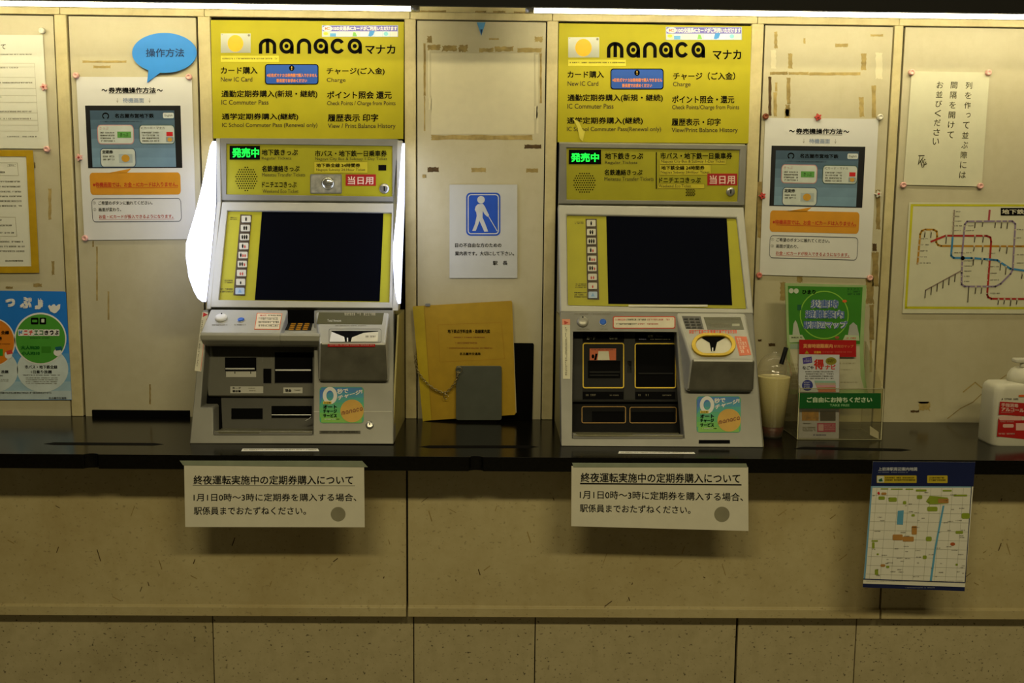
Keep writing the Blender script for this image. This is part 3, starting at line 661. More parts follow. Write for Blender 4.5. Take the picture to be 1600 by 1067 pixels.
# ---- right machine
mr = thing('ticket_machine', (.39, -.16, .85), 'grey and yellow ticket machine on the right, black slot bay and gold ringed card reader', 'ticket machine')
q = Z(860, 30, 4.848)
TXT = [('マナカ', 1230, 232, 1445, 305, 1), ('カード購入', 130, 392, 405, 445, 1), ('New IC Card', 130, 470, 363, 505, 0), ('チャージ（ご入金）', 930, 402, 1400, 460, 1), ('Charge', 928, 475, 1062, 518, 0),
       ('通勤定期券購入(新規・継続)', 130, 568, 852, 628, 1), ('IC Commuter Pass', 128, 640, 478, 678, 0), ('ポイント照会・還元', 922, 578, 1393, 638, 1), ('Check Points/Charge from Points', 922, 650, 1430, 692, 0),
       ('通学定期券購入(継続)', 125, 742, 700, 800, 1), ('IC School Commuter Pass(Renewal only)', 125, 815, 838, 858, 0), ('履歴表示・印字', 918, 750, 1290, 808, 1), ('View/Print Balance History', 918, 822, 1420, 866, 0)]
sg = header(mr, q, [(65, 31), (1524, 52), (1500, 940), (54, 930)], dict(txt=TXT, logo=(428, 172, 1172, 292), card=(135, 137, 370, 290), strip=(135, 306, 572, 353), blue=(455, 374, 858, 532), banner=(875, 58, 1450, 156)), '')
m = MB(SIGN, q, .002); m.poly([(165, 752), (215, 775), (245, 840), (262, 850), (245, 925), (222, 905), (205, 820), (185, 775)], mat('d8ce4e', .5), 0, .0006); m.build('loose_tape', sg, label='peeling piece of yellow tape')
cabinet(.1540, .6320, .1545, .6325).build('cabinet', mr)
q = Z(860, 220, 3.812)
T = dict(txt=[('地下鉄きっぷ', 325, 70, 552, 110, 1), ('Regular Tickets', 325, 120, 518, 142, 0), ('名鉄連絡きっぷ', 322, 170, 548, 205, 1), ('Meitetsu Transfer Tickets', 322, 215, 615, 238, 0),
              ('市バス・地下鉄一日乗車券', 655, 70, 1083, 108, 1), ('Nagoya City Bus & Subway 1-Day Ticket', 660, 113, 1040, 134, 0), ('地下鉄全線 24時間券', 660, 148, 918, 173, 1), ('Nagoya Subway 24-Hour Ticket', 658, 179, 948, 198, 0), ('ドニチエコきっぷ', 648, 218, 895, 250, 1), ('Weekend Eco Ticket', 645, 260, 838, 277, 0)],
         labels=[('', 652, 110, 1046, 139), ('', 650, 143, 957, 204), ('', 640, 256, 918, 284)], bars=[(628, 68, 634, 286)], grille=(203, 250, 66, 68), extra_dots=[(810+i*11+(5 if j % 2 else 0), 290+j*9) for i in range(5) for j in range(5)],
         led=(110, 53, 302, 138), ledtext=(122, 72, 290, 126), red=(935, 195, 1113, 265), redtext=(948, 205, 1100, 258), lock=(1072, 303, 26))
upper(mr, q, [(55, 12), (1171, 25), (1157, 385), (50, 375)], [(96, 42), (1128, 55), (1115, 362), (97, 350)], T)
console_bezel(mr, q, [(45, 379), (1152, 395), (1212, 1030), (58, 1020)], [(97, 440), (1110, 458), (1170, 1000), (105, 978)], [(333, 443), (1050, 458), (1083, 978), (345, 970)], [(209, 464), (276, 464), (291, 946), (220, 943)], ((243, 490), (253, 917), 52, 38),
              dict(notes=[(145, 482, 200, 498), (150, 850, 215, 880), (142, 900, 218, 938)], rows=[2, 3, 3], red=True))
m = MB(BEZ, q, .001); m.quad(465, 976, 936, 988, mat('dcd8c4', .6), 0); m.build('bezel_label', mr)
q = Z(860, 470, 4.269)
m = MB(CON, q); m.ex = Vector((0, 1, 0))
m.ring([(66, 74), (445, 76), (1354, 88), (1388, 520), (1425, 976), (900, 973), (72, 968), (68, 520)],
       [(152, 207), (500, 207), (842, 210), (866, 600), (892, 918), (500, 918), (146, 918), (148, 520)], GREY, 0, .05)
m.build('console_front', mr, bevel=.003)
m = MB(NBU, q); m.poly([(100, 150), (900, 150), (900, 672), (100, 672)], DARK, 0, .010); nu = m.build('slot_plate', mr)
m = MB(NBL, q); m.ex = Vector((0, 1, 0)); m.poly([(100, 640), (930, 640), (930, 890), (100, 890)], mat('10100f', .6, 0, .15, spec=.1), 0, .008); nl = m.build('tray_plate', mr)
PALE = mat('a8a890', .5, 0, 0)
for x0, x1 in ((150, 214), (492, 564)):
    m = MB(NBU, q, .0006); m.quad(x0, 205, x1, 660, mat('2c2c28', .6, spec=.2), 0); m.build('slot_pillar', nu)
m = MB(NBU, q, .0008); m.quad(216, 215, 490, 272, BLACK, 0, .001); m.text('カード', 243, 238, 300, 258, PALE, 1, .01); m.text('Cards', 393, 240, 446, 255, PALE, 1); m.build('slot_header', nu)
m = MB(NBU, q, .0008); m.quad(566, 215, 842, 272, BLACK, 0, .001); m.text('紙幣', 650, 227, 685, 245, PALE, 1, .01); m.text('Money', 702, 230, 750, 244, FADE2, 1); m.greek(590, 250, 640, 266, mat('6a6a88', .5), 1); m.greek(655, 252, 800, 264, FADE2, 1); m.build('slot_header', nu)
m = MB(NBU, q, .0006); m.quad(250, 400, 466, 516, BLACK, 0); m.quad(262, 470, 462, 480, DARK, 4, .002); m.quad(262, 492, 455, 500, DARK, 4, .002); m.build('card_slot', nu)
m = MB(NBU, q, .0006); m.outline(215, 280, 492, 583, 16, 7, GOLD, 2, .002); m.build('slot_border', nu, label='gold painted border of the card slot')
m = MB(NBU, q, .0006); m.rrect(566, 286, 832, 580, 12, BLACK, 0); m.quad(590, 480, 820, 488, DARK, 5, .003); m.build('banknote_slot', nu)
m = MB(NBU, q, .0006); m.outline(562, 282, 838, 583, 16, 7, GOLD, 2, .002); m.build('slot_border', nu)
m = MB(NBU, q, .0008); m.quad(262, 318, 438, 396, mat('c8602c', .5, 0, .15), 0, .0006); m.poly([(320, 336), (388, 336), (395, 395), (314, 395)], mat('d8d4b8', .5), 1); m.poly([(300, 352), (316, 352), (306, 394), (292, 394)], INK, 1); m.disc(284, 370, 9, 14, INK, 1, 12); m.greek(275, 322, 430, 334, mat('7a2c14', .5), 1); m.build('orange_notice', nu, label='orange picture sticker with a white ticket')
m = MB(NBU, q, .0006); m.quad(512, 400, 541, 482, BLACK, 0, .001); m.build('sensor_window', nu)
for x0, x1 in ((216, 488), (566, 832)):
    m = MB(NBU, q, .0006); m.quad(x0, 606, x1, 656, BLACK, 0, .001); m.greek(x0+20, 622, x0+90, 642, FADE2, 1); m.greek(x0+180, 626, x0+240, 638, FADE2, 1); m.build('slot_label', nu)
for nm, a in (('change_slot', (208, 703, 504, 816)), ('ticket_slot', (528, 707, 842, 816))):
    m = MB(NBL, q, .0006); m.quad(a[0]+(70 if a[0] < 300 else 10), a[1]+34, a[2]-14, a[3]-8, BLACK, 0)
    m.outline(*a, 14, 5, mat('8a6a2c', .4, .3, .1), 2, .002); m.build(nm, nl)
zt = CON.at(*q(500, 898)).z; y0 = CON.at(*q(500, 898)).y
m = MB(); m.xprism([(y0-.002, zt+.002), (y0+.006, zt-.002), (y0+.075, zt-.006), (y0+.075, zt-.016), (y0-.002, zt-.016)], CON.at(*q(150, 900)).x, CON.at(*q(888, 900)).x, mat('8a8668', .35, .4, .1)); m.build('coin_tray', mr, bevel=.003)
m = MB(CON, q, .001); m.poly([(148, 878), (168, 881), (190, 904), (530, 904), (550, 888), (888, 888), (888, 914), (880, 920), (156, 920), (148, 912)], GREYD, 0, .004); m.build('tray_lip', mr, bevel=.001)
# reader block of the right machine
zr = vert(-.275).at(1130, 563).z; zb = vert(-.272).at(1130, 613).z
xl_, xr_ = vert(-.275).at(1080, 563).x, vert(-.275).at(1180, 563).x
xt0, xt1 = vert(-.15).at(1056, 490).x, vert(-.15).at(1166, 490).x
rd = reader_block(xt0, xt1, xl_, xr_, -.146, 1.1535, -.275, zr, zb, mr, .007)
RDT = lean(-.146, 1.1535, -.275, zr)
m = MB(RDT, q, .0007); m.poly([(876, 100), (1002, 103), (1024, 188), (904, 186)], GREYD, 0, .0006); kp = m.build('keypad', rd)
for r_ in range(4):
    for c_ in range(3):
        m = MB(RDT, q, .0022); x = 890+c_*38+r_*6; y = 114+r_*19; m.quad(x, y, x+27, y+9, mat('2c2c26', .4), 0, .0015); m.build('key', kp)
m = MB(RDT, q, .0007); m.poly([(1022, 108), (1268, 108), (1292, 190), (1048, 190)], mat('6a6a54', .2, 0, .06), 0, .0005); m.greek(1065, 118, 1260, 130, FADE2, 1); m.greek(1072, 150, 1190, 180, FADE2, 1, rows=2); m.quad(1212, 152, 1262, 168, PALE, 1); m.build('amount_display', rd, label='dark glass amount display')
m = MB(RDT, q, .0007); m.greek(925, 194, 1246, 217, mat('e05a3c', .5), 0, dens=3, fill=1); m.build('touch_legend', rd, label='red-orange lettering strip')
m = MB(RDT, q, .0007); m.poly([(1228, 236), (1308, 238), (1340, 360), (1262, 366)], mat('e07a58', .5), 0, .0005)
qq = m.zm; m.zm = lambda x, y: qq(x+(y-240)*.28, y); m.greek(1240, 246, 1296, 352, mat('f0c8b0', .5), 1, rows=4, fill=.8); m.zm = qq; m.build('orange_label', rd, label='salmon orange label')
m = MB(RDT, q, .0007); cx, cy = 1090, 289
def stad(hx, hy, n=10):
    p = []
    for a0, sx in ((-90, 1), (90, -1)):
        for i_ in range(n+1):
            a = math.radians(a0+180*i_/n); p.append((cx+sx*(hx-hy*1.25)+1.25*hy*math.cos(a), cy+hy*math.sin(a)))
    return p
m.ring(stad(148, 76), stad(120, 58), GOLD, 12, .006); ring_ = m.build('reader_ring', rd, bevel=.0012, label='gold oval ring round the card mouth')
m = MB(RDT, q, .0007); m.poly(stad(124, 61), mat('c8c4ac', .4, .2), 0)
m.poly([(990, 236), (1185, 236), (1112, 276), (1098, 334), (1072, 338), (1062, 280)], BLACK, 1); m.quad(1078, 312, 1086, 336, WHITE, 2); m.build('card_mouth', rd, label='pale card mouth with a black funnel')
# controls on the console face
knob(mr, CON, q, 215, 142, 38, mat('a4a294', .35, .3, .08)); bluebtn(mr, CON, q, 350, 143, 22)
m = MB(CON, q, .0008); m.rrect(416, 102, 834, 186, 14, mat('c0482c', .5), 0, .0006); m.rrect(423, 109, 827, 179, 10, mat('ded6bc', .6), 1)
m.greek(432, 119, 500, 137, RED, 2); m.greek(505, 119, 640, 137, INK2, 2); m.greek(645, 119, 820, 137, mat('b04a3c', .5), 2); m.greek(440, 150, 580, 166, INK2, 2); m.greek(585, 150, 720, 166, mat('b04a3c', .5), 2); m.build('notice_sticker', mr, label='cream sticker with a red border')
m = MB(CON, q, .0008); m.poly([(78, 122), (131, 122), (132, 520), (84, 520)], mat('d6d2b4', .6), 0, .0006); m.poly([(78, 122), (131, 122), (131, 160), (79, 160)], mat('e09474', .5), 1); m.poly([(90, 132), (122, 145), (94, 158)], mat('b83c28', .5), 2)
m.greek(98, 175, 112, 500, FADE2, 1, rows=24, fill=.7); m.build('warning_sticker', mr, label='tall white sticker with an orange head')
charge_sticker(mr, q, 975, 636)
m = MB(CON, q, .0006); m.quad(990, 928, 1198, 952, BLACK, 0, .002); m.build('vent_slot', mr)
for a in ((160, 84, 400, 96), (176, 186, 262, 198), (328, 186, 384, 196)):
    m = MB(CON, q, .0006); m.greek(*a, FADE2, 0); m.build('engraved_legend', mr)

# ------------------------------------------------------------------ papers on the wall
NOTE = vert(-.0035)
def magnet(u, v, look, label, r=4.6, y=-.0045, group=None):
    c = vert(y).at(u, v); paint = {'pink': PINK, 'red': mat('c84a40', .4), 'white': mat('dcd8c4', .4), 'brown': mat('7a3c1c', .5), 'rose': mat('d0786a', .4)}[look.split()[0]]
    m = MB(); r_ = r*.00165
    if 'flower' in look:
        pts = []
        for k in range(20):
            a = 2*math.pi*k/20; rr_ = r_*(1.25 if k % 4 == 2 else .65 if k % 4 == 0 else .95)
            pts.append((c.x+rr_*math.cos(a), c.y-.004, c.z+rr_*math.sin(a)))
        m.prism3(pts, (0, .006, 0), paint); m.lathe(c, [(r_*.35, .003), (r_*.3, .007), (r_*.12, .0078)], mat('b8443c', .4), 12, (0, -1, 0))
    else: m.lathe(c, [(r_, -.002), (r_, .004), (r_*.86, .0062), (r_*.5, .0066), (r_*.42, .0052), (r_*.1, .0052)], paint, 20, (0, -1, 0))
    m.build('magnet', label=label, cat='magnet', group=group)

class Quad:
    """bilinear frame: 0..100 across, 0..100 down a sheet with four measured corners"""
    def __init__(s, tl, tr, br, bl): s.c = (tl, tr, br, bl)
    def __call__(s, x, y):
        a, b = x/100, y/100; tl, tr, br, bl = s.c
        return tuple((tl[i]*(1-a)+tr[i]*a)*(1-b)+(bl[i]*(1-a)+br[i]*a)*b for i in (0, 1))

def instruction_poster(qd, label):
    m = MB(NOTE, qd, .0004); m.rrect(0, 0, 100, 100, 2.2, PAPERW, 0, .0008)
    m.text('〜', 21.5, 7.4, 26.5, 9.0, INK, 1, .02); m.text('券売機操作方法', 27.5, 6.4, 68.5, 9.9, INK, 1, .025); m.text('〜', 69.5, 7.4, 74.5, 9.0, INK, 1, .02); m.quad(27.5, 10.3, 68.5, 10.5, INK, 1)
    B_ = mat('8898b4', .6); m.text('待機画面', 39.5, 12.9, 58, 15.9, B_, 1, .015); m.text('↓', 34, 13, 35.6, 15.9, FADE2, 1); m.text('↓', 62, 13, 63.6, 15.9, FADE2, 1)
    m.quad(6.5, 17.6, 89.5, 56, mat('0c0c10', .5), 1)
    bl = ['3c5468', '4a6478', '587488', '648094', '6c8aa0', '7292a8']
    for k, c in enumerate(bl): m.quad(10.5, 20.6+k*5.8, 84, 20.6+(k+1)*5.8, mat(c, .5), 2)
    m.arc(24, 24, 2.6, 1.7, 120, 420, .9, INK, 3, 16); m.text('名古屋市営地下鉄', 32, 22.5, 66, 25.2, INK, 3, .02); m.rrect(74, 22, 83.5, 25.4, 1, mat('c8d0cc', .5), 3); m.text('English', 75.5, 23, 82.2, 24.7, INK2, 4)
    m.greek(19, 27, 56, 28.3, mat('384858', .5), 3)
    CARD = mat('c4ccc4', .5)
    for a, c in (((16, 29.4, 48, 41.4), 'c48c8c'), ((52.5, 29.4, 84.0, 41.4), '3c5850'), ((17.5, 43.8, 49, 55.6), '3c5068')):
        m.rrect(*a, 3, mat(c, .5), 3); m.rrect(a[0]+.7, a[1]+.5, a[2]-.7, a[3]-.5, 2.4, CARD, 4)
    m.text('きっぷ', 18, 30.6, 26, 32.4, mat('b08080', .5), 5); m.greek(18.5, 33.8, 31, 40.6, INK2, 5, rows=4, fill=.55); m.quad(33.5, 33.6, 45.5, 37.4, mat('5c9c48', .5), 5); m.text('きっぷ', 36, 34.4, 43, 36.6, INK, 6)
    m.text('ICカード・マナカ', 54.5, 30.6, 75, 32.2, INK2, 5); m.greek(55, 33.8, 70, 40.6, INK2, 5, rows=4, fill=.55); m.quad(76.5, 33.8, 82, 36.4, RED, 5); m.quad(76, 37, 82.6, 40, mat('8a9aa0', .5), 5); m.disc(79.3, 38.5, 2.2, 1.3, mat('c89a3c', .5), 6, 14)
    m.text('定期券', 19.5, 45, 29, 47.2, INK, 5, .02); m.greek(20, 48.4, 30, 52, INK2, 5, rows=2, fill=.55); m.quad(34, 47.4, 46, 52.8, mat('a8b4b4', .5), 5); m.disc(39.8, 50, 3.6, 2.3, mat('c8962c', .5), 6, 18)
    O = mat('d0901c', .6, 0, .05); m.rrect(7.5, 58.8, 87.5, 72.4, 2.6, O, 1); m.poly([(22, 59.2), (44.5, 56.3), (40, 59.2)], O, 1)
    m.text('※待機画面では、お金・ICカードは入りません。', 10, 64.6, 85, 67.6, mat('c03818', .6), 2, .015); m.quad(13, 68.0, 85, 68.25, mat('c03818', .6), 2)
    m.outline(8, 74.6, 87.5, 89.2, 3, .45, mat('4c5058', .6), 1)
    m.text('①', 9.2, 76.4, 11.8, 78.2, INK2, 1); m.text('ご希望のボタンに触れてください。', 14, 76.2, 62, 78.6, INK, 1, .01); m.text('②', 9.2, 80.5, 11.8, 82.3, INK2, 1); m.text('画面が変わり、', 14, 80.2, 34, 82.6, INK, 1, .01)
    m.text('お金・ICカードが投入できるようになります。', 14, 84.6, 80, 87.0, mat('b84030', .6), 1, .01); m.quad(14, 87.4, 81, 87.6, mat('b84030', .6), 1)
    return m.build('instruction_poster', label=label, cat='poster')
q = Z(120, 110, 3.811)
instruction_poster(Quad(q(-4, 38), q(684, 40), q(712, 1004), q(45, 1010)), 'white instruction poster on the left, under the blue speech bubble')
q = Z(1170, 170, 3.811)
instruction_poster(Quad(q(98, 54), q(774, 60), q(722, 1008), q(64, 988)), 'white instruction poster on the right, above the green booklet')
# speech bubble
q = Z(0, 0, 3.233); m = MB(vert(-.008), q)
# order: tail tip sits between its two roots on the lower left rim
rim = [(830+163*math.cos(math.radians(98+k*7.2)), 267+101*math.sin(math.radians(98+k*7.2))) for k in range(51)]
rim = [p for p in rim if not (752 < p[0] < 806 and p[1] > 330)]
i0 = min(range(len(rim)), key=lambda i_: (abs(rim[i_][0]-806) if rim[i_][1] > 330 else 1e9))
rim = rim[i0:]+rim[:i0]
lo = [p for p in rim]
j0 = min(range(len(lo)), key=lambda i_: (abs(lo[i_][0]-750) if lo[i_][1] > 330 else 1e9))
lo = lo[:j0]+[(743, 417)]+lo[j0:] if j0 > 0 else lo+[(743, 417)]
m.poly(lo, mat('2f8ae0', .55, 0, .03), 0, .003); m.text('操作方法', 737, 245, 930, 288, mat('123a6c', .6), 1, .012)
m.build('speech_bubble', label='blue paper speech bubble above the left instruction poster', cat='sign')
# white notice, far left
q = Z(0, 40, 5.333); m = MB(NOTE, q, .0004); m.poly([(-520, 72), (356, 80), (406, 1026), (-520, 1020)], PAPER, 0, .0008)
m.text('て', 6, 156, 48, 196, INK2, 1, .01); m.greek(-200, 235, 268, 250, FADE2, 1)
for y, x1 in ((352, 152), (478, 270), (598, 12), (718, 268), (778, 262)): m.greek(-200, y-8, x1, y+10, FADE2, 1)
for y in (315, 345, 432, 524, 585, 640, 728, 790, 830, 880): m.line([(-500, y-4), (286+(y-315)*.055, y)], 2, FADE, 1)
m.line([(286, 316), (320, 880)], 2, FADE, 1); m.greek(60, 920, 160, 935, INK2, 1); m.greek(188, 920, 306, 936, INK2, 1)
m.build('notice_paper', label='white notice with ruled lines at the far left, topmost there', cat='notice')
# notice with yellow tape border
q = Z(0, 220, 2.4286); TAPE = mat('b8940c', .5, 0, .1, 30)
m = MB(NOTE, q, .0004); m.poly([(-160, 36), (124, 38), (148, 500), (-160, 498)], PAPER, 0, .0008)
m.text('ご案内をご', 28, 88, 60, 98, INK2, 1); m.line([(-60, 82), (66, 84), (70, 132), (-60, 132)], 1.5, FADE, 1); m.greek(-50, 116, 18, 126, INK2, 1)
for y, x1 in ((152, 76), (171, 78), (190, 80), (208, 82), (226, 82), (244, 84), (298, 10), (318, 50), (346, 54), (380, 92), (398, 94), (416, 96)): m.greek(-100, y, x1, y+9, INK2, 1)
m.line([(-60, 288), (58, 290), (64, 362), (-60, 362)], 1.5, FADE, 1); m.greek(20, 452, 88, 462, INK2, 1)
pap = m.build('taped_notice', label='white notice framed with mustard yellow tape on the left wall', cat='notice')
m = MB(NOTE, q, .0016); m.poly([(-160, 34), (124, 36), (125, 60), (-160, 58)], TAPE, 0, .0005); m.poly([(98, 37), (125, 38), (149, 500), (120, 500)], TAPE, 1, .0005); m.poly([(-160, 478), (147, 476), (149, 501), (-160, 502)], TAPE, 2, .0005); m.build('tape_border', pap, label='mustard yellow tape')
# blue ticket poster, lower left
q = Z(0, 440, 5.333); m = MB(NOTE, q, .0004); m.poly([(-700, 66), (538, 82), (549, 92), (598, 985), (-700, 985)], mat('1c78d8', .5, 0, .03), 0, .0008)
for k, c in enumerate(('3a8ad8', '5498d4', '6ca6d4', '86b4d2', 'a4c4d4', 'bccdd2')): y = 520+k*78; m.poly([(-690, y), (552+(y-92)*.0548-4, y), (552+(min(y+78, 980)-92)*.0548-4, min(y+78, 982)), (-690, min(y+78, 982))], mat(c, .5), 1)
LB = mat('cfdcdc', .5); m.disc(355, 730, 214, 190, LB, 2, 40); m.disc(-40, 740, 190, 180, LB, 2, 40)
m.disc(336, 474, 218, 216, WHITE, 3, 48); m.disc(337, 476, 206, 204, mat('4c9c34', .5, 0, .03), 4, 48)
m.disc(-50, 505, 178, 200, WHITE, 3, 40); m.disc(-50, 505, 168, 190, mat('d8801c', .5), 4, 40)
for t, a in (('っ', (45, 142, 125, 210)), ('ぷ', (165, 128, 265, 222)), ('♪', (290, 140, 365, 230))): m.text(t, *a, WHITE, 3, .05)
m.poly([(400, 205), (412, 192), (425, 205), (440, 190), (455, 188), (468, 205), (485, 190), (503, 188), (500, 225), (470, 258), (452, 264), (420, 248)], WHITE, 3)
m.rrect(258, 300, 320, 356, 8, INK, 5); m.rrect(330, 300, 384, 356, 8, INK, 5); m.rrect(268, 318, 310, 338, 5, mat('4c9c34', .5), 6); m.rrect(344, 310, 370, 340, 5, mat('c8d8c0', .5), 6)
for k, (ch, c) in enumerate(zip('ドニチエコきっぷ', ('1c80c8', 'd83424', 'd83424', '1c6c2c', '1c6c2c', '181818', '181818', '181818'))): m.rrect(150+k*43, 398, 194+k*43, 452, 8, WHITE, 5); m.text(ch, 156+k*43, 406, 188+k*43, 444, mat(c, .5), 6, .04)
m.greek(245, 464, 412, 480, mat('1c5c1c', .5), 5)
m.text('大人¥620', 172, 532, 330, 566, mat('0c6418', .5), 5, .05); m.text('小人¥310', 180, 580, 332, 612, mat('0c6418', .5), 5, .05); m.quad(345, 540, 425, 592, mat('3a8420', .5), 5); m.disc(480, 590, 34, 30, WHITE, 5, 18); m.poly([(458, 545), (512, 538), (518, 568), (465, 575)], mat('1c6070', .5), 6)
m.text('市バス・地下鉄全線', 206, 696, 478, 726, INK, 3, .02); m.text('1日乗り放題', 258, 738, 432, 766, INK, 3, .02); m.greek(190, 775, 500, 788, INK2, 3); m.greek(215, 798, 480, 860, FADE2, 3, rows=4, fill=.5)
m.text('全線', 8, 408, 76, 440, INK, 5, .03); m.text('券', -8, 458, 16, 490, INK, 5, .03); m.greek(-80, 515, 85, 528, mat('7a3c10', .5), 5); m.text('放題', 10, 738, 70, 764, INK, 3, .02); m.greek(-60, 778, 25, 796, INK, 3); m.greek(-60, 812, 70, 838, FADE2, 3, rows=2, fill=.5); m.quad(-20, 560, 24, 618, mat('3a9428', .5), 5); m.disc(70, 610, 32, 34, WHITE, 5, 18); m.poly([(48, 580), (98, 566), (108, 598), (60, 608)], mat('d04434', .5), 6)
m.greek(-150, 920, 432, 940, INK2, 3); m.text('名古屋市交通局', 406, 961, 552, 979, INK, 3, .01)
m.build('ticket_poster', label='blue poster with green and orange discs at the lower left', cat='poster')
# guide sign on the middle panel
q = Z(630, 20, 2.541); m = MB(NOTE, q, .0004); m.quad(184, 682, 453, 1053, mat('c6c8c4', .6, 0, .03), 0, .0008)
SB = mat('1a52c4', .5); PW = mat('ccd0d0', .6); m.rrect(250, 714, 386, 885, 18, SB, 1); m.outline(256, 720, 380, 879, 14, 4, PW, 2)
m.disc(309, 742, 15, 15, PW, 2, 24)
m.poly([(296, 760), (316, 758), (324, 768), (334, 790), (341, 803), (334, 810), (322, 798), (316, 786), (315, 812), (326, 838), (337, 868), (322, 869), (310, 842), (303, 826), (296, 846), (288, 866), (274, 866), (285, 838), (292, 806), (290, 792), (284, 782), (288, 768)], PW, 2)
m.line([(337, 805), (373, 866)], 3, PW, 2)
m.text('目の不自由な方のための', 206, 914, 390, 931, INK, 1, .015); m.text('案内表です。大切にして下さい。', 206, 947, 440, 964, INK, 1, .015); m.text('駅　長', 356, 985, 414, 1002, INK, 1, .015)
m.build('guide_sign', label='grey-white sign with a blue cane-walker pictogram on the middle panel', cat='sign')
m = MB(NOTE, q, .0004); m.poly([(292, 38), (327, 38), (310, 92)], mat('5a9ed4', .5), 0, .0008); m.poly([(306, 66), (315, 66), (311, 90)], mat('1c3c6c', .5), 1); m.build('paper_pointer', label='small blue paper triangle at the top of the middle panel', cat='marker')
# queue note with vertical writing, right
q = Z(1390, 60, 2.4238); qd = Quad(q(84, 124), q(379, 129), q(349, 561), q(52, 554))
m = MB(NOTE, qd, .0004); m.quad(0, 0, 100, 100, mat('d4d2b4', .7, 0, .03), 0, .0008)
for col, x, sp in (('列を作って並ぶ際には', 74.5, 8.72), ('間隔を開けて', 55.5, 8.72), ('お並びください', 37.5, 8.3)):
    for k, ch in enumerate(col):
        sm = .62 if ch in 'っ' else .9; x_ = x+(2 if ch == 'っ' else 0); y = 8+k*sp
        m.text(ch, x_-4.6*sm+.0, y+(7.2-6.4*sm)*.5, x_+4.6*sm, y+(7.2-6.4*sm)*.5+6.6*sm, INK2, 1, .004)
R = random.Random(3)
for k in range(12): a = R.uniform(0, 6.3); m.line([(21+R.uniform(-4, 4), 78+R.uniform(-5, 6)), (21+R.uniform(-6, 7), 78+R.uniform(-7, 8))], .9, INK2, 1)
m.build('queue_note', label='pale note with three columns of vertical print on the right wall', cat='notice')
# line map, right
q = Z(1410, 310, 5.926); m = MB(NOTE, q, .0004); m.poly([(62, 36), (2100, 44), (2100, 1072), (0, 1064)], mat('d2d0b4', .6, 0, .03), 0, .0008)
LY = mat('c4c01c', .5); m.poly([(78, 52), (2000, 58), (2000, 78), (100, 72)], LY, 1); m.poly([(78, 52), (100, 72), (42, 1012), (20, 1022)], LY, 1); m.poly([(42, 1000), (2000, 1008), (2000, 1028), (20, 1022)], LY, 1)
OC = mat('b8841c', .6); RD_ = mat('a82820', .6); BL_ = mat('3c84b8', .6); PU = mat('8c7c98', .6); GY = mat('8a7a6c', .6); DK = mat('4a4234', .6)
m.line([(140, 605), (165, 330), (180, 300), (215, 288), (290, 290), (318, 305), (322, 350), (312, 405), (330, 432), (360, 440), (1300, 444)], 18, OC, 1)
m.line([(265, 400), (400, 345), (780, 346), (815, 360), (822, 400), (785, 890), (795, 915), (825, 928), (1300, 932)], 18, RD_, 2)
m.line([(465, 362), (452, 530), (475, 550), (640, 552), (760, 560), (880, 572), (1000, 650), (1130, 668)], 18, BL_, 3)
m.line([(550, 540), (578, 240), (600, 212), (1020, 210), (1046, 235), (1022, 660), (1000, 700), (910, 790), (860, 815), (580, 815), (548, 795), (550, 690), (556, 540)], 16, PU, 4)
m.line([(800, 210), (808, 110)], 18, mat('a8444c', .6), 3); m.line([(480, 110), (468, 350)], 12, GY, 3); m.line([(215, 850), (545, 670)], 12, GY, 3)
for k in range(6):
    x = 215+k*55; y = 850-k*30; m.line([(x, y), (x-6, y+70)], 9, DK, 4)
m.line([(615, 815), (605, 960)], 9, DK, 4); m.disc(559, 552, 18, 20, INK, 6, 16)
R = random.Random(11)
for x, y in ((210, 300), (268, 300), (408, 345), (672, 345), (750, 345), (675, 210), (745, 210), (862, 210), (920, 210), (975, 210), (665, 440), (745, 440), (905, 440), (970, 440), (660, 552), (740, 560), (910, 590), (960, 630), (680, 815), (735, 815), (890, 932), (945, 932), (1005, 932), (1062, 932), (1110, 690)):
    m.disc(x, y, 9, 9, mat('c4b8a0', .6), 6, 10); L_ = R.uniform(45, 75); m.line([(x, y+16), (x-6, y+L_)], 9, DK, 5)
for x, y0_, y1_, n in ((490, 125, 300, 5), (590, 255, 300, 2), (172, 375, 600, 5), (570, 580, 770, 5), (815, 510, 880, 7), (1060, 290, 600, 5), (480, 505, 505, 1), (590, 505, 505, 1)):
    for k in range(n):
        y = y0_+(y1_-y0_)*k/max(1, n-1); m.greek(x-(k*3 if x < 560 else 0), y-7, x+R.uniform(40, 90), y+8, DK, 5); m.disc(x-16-k*3, y, 7, 7, mat('c4b8a0', .6), 6, 8)
m.quad(910, 88, 1900, 158, INK, 2); m.text('地下鉄路線図', 922, 100, 1330, 146, mat('d0ccb0', .6), 3, .02)
m.build('line_map', label='white subway line map with a yellow border on the right wall', cat='map')
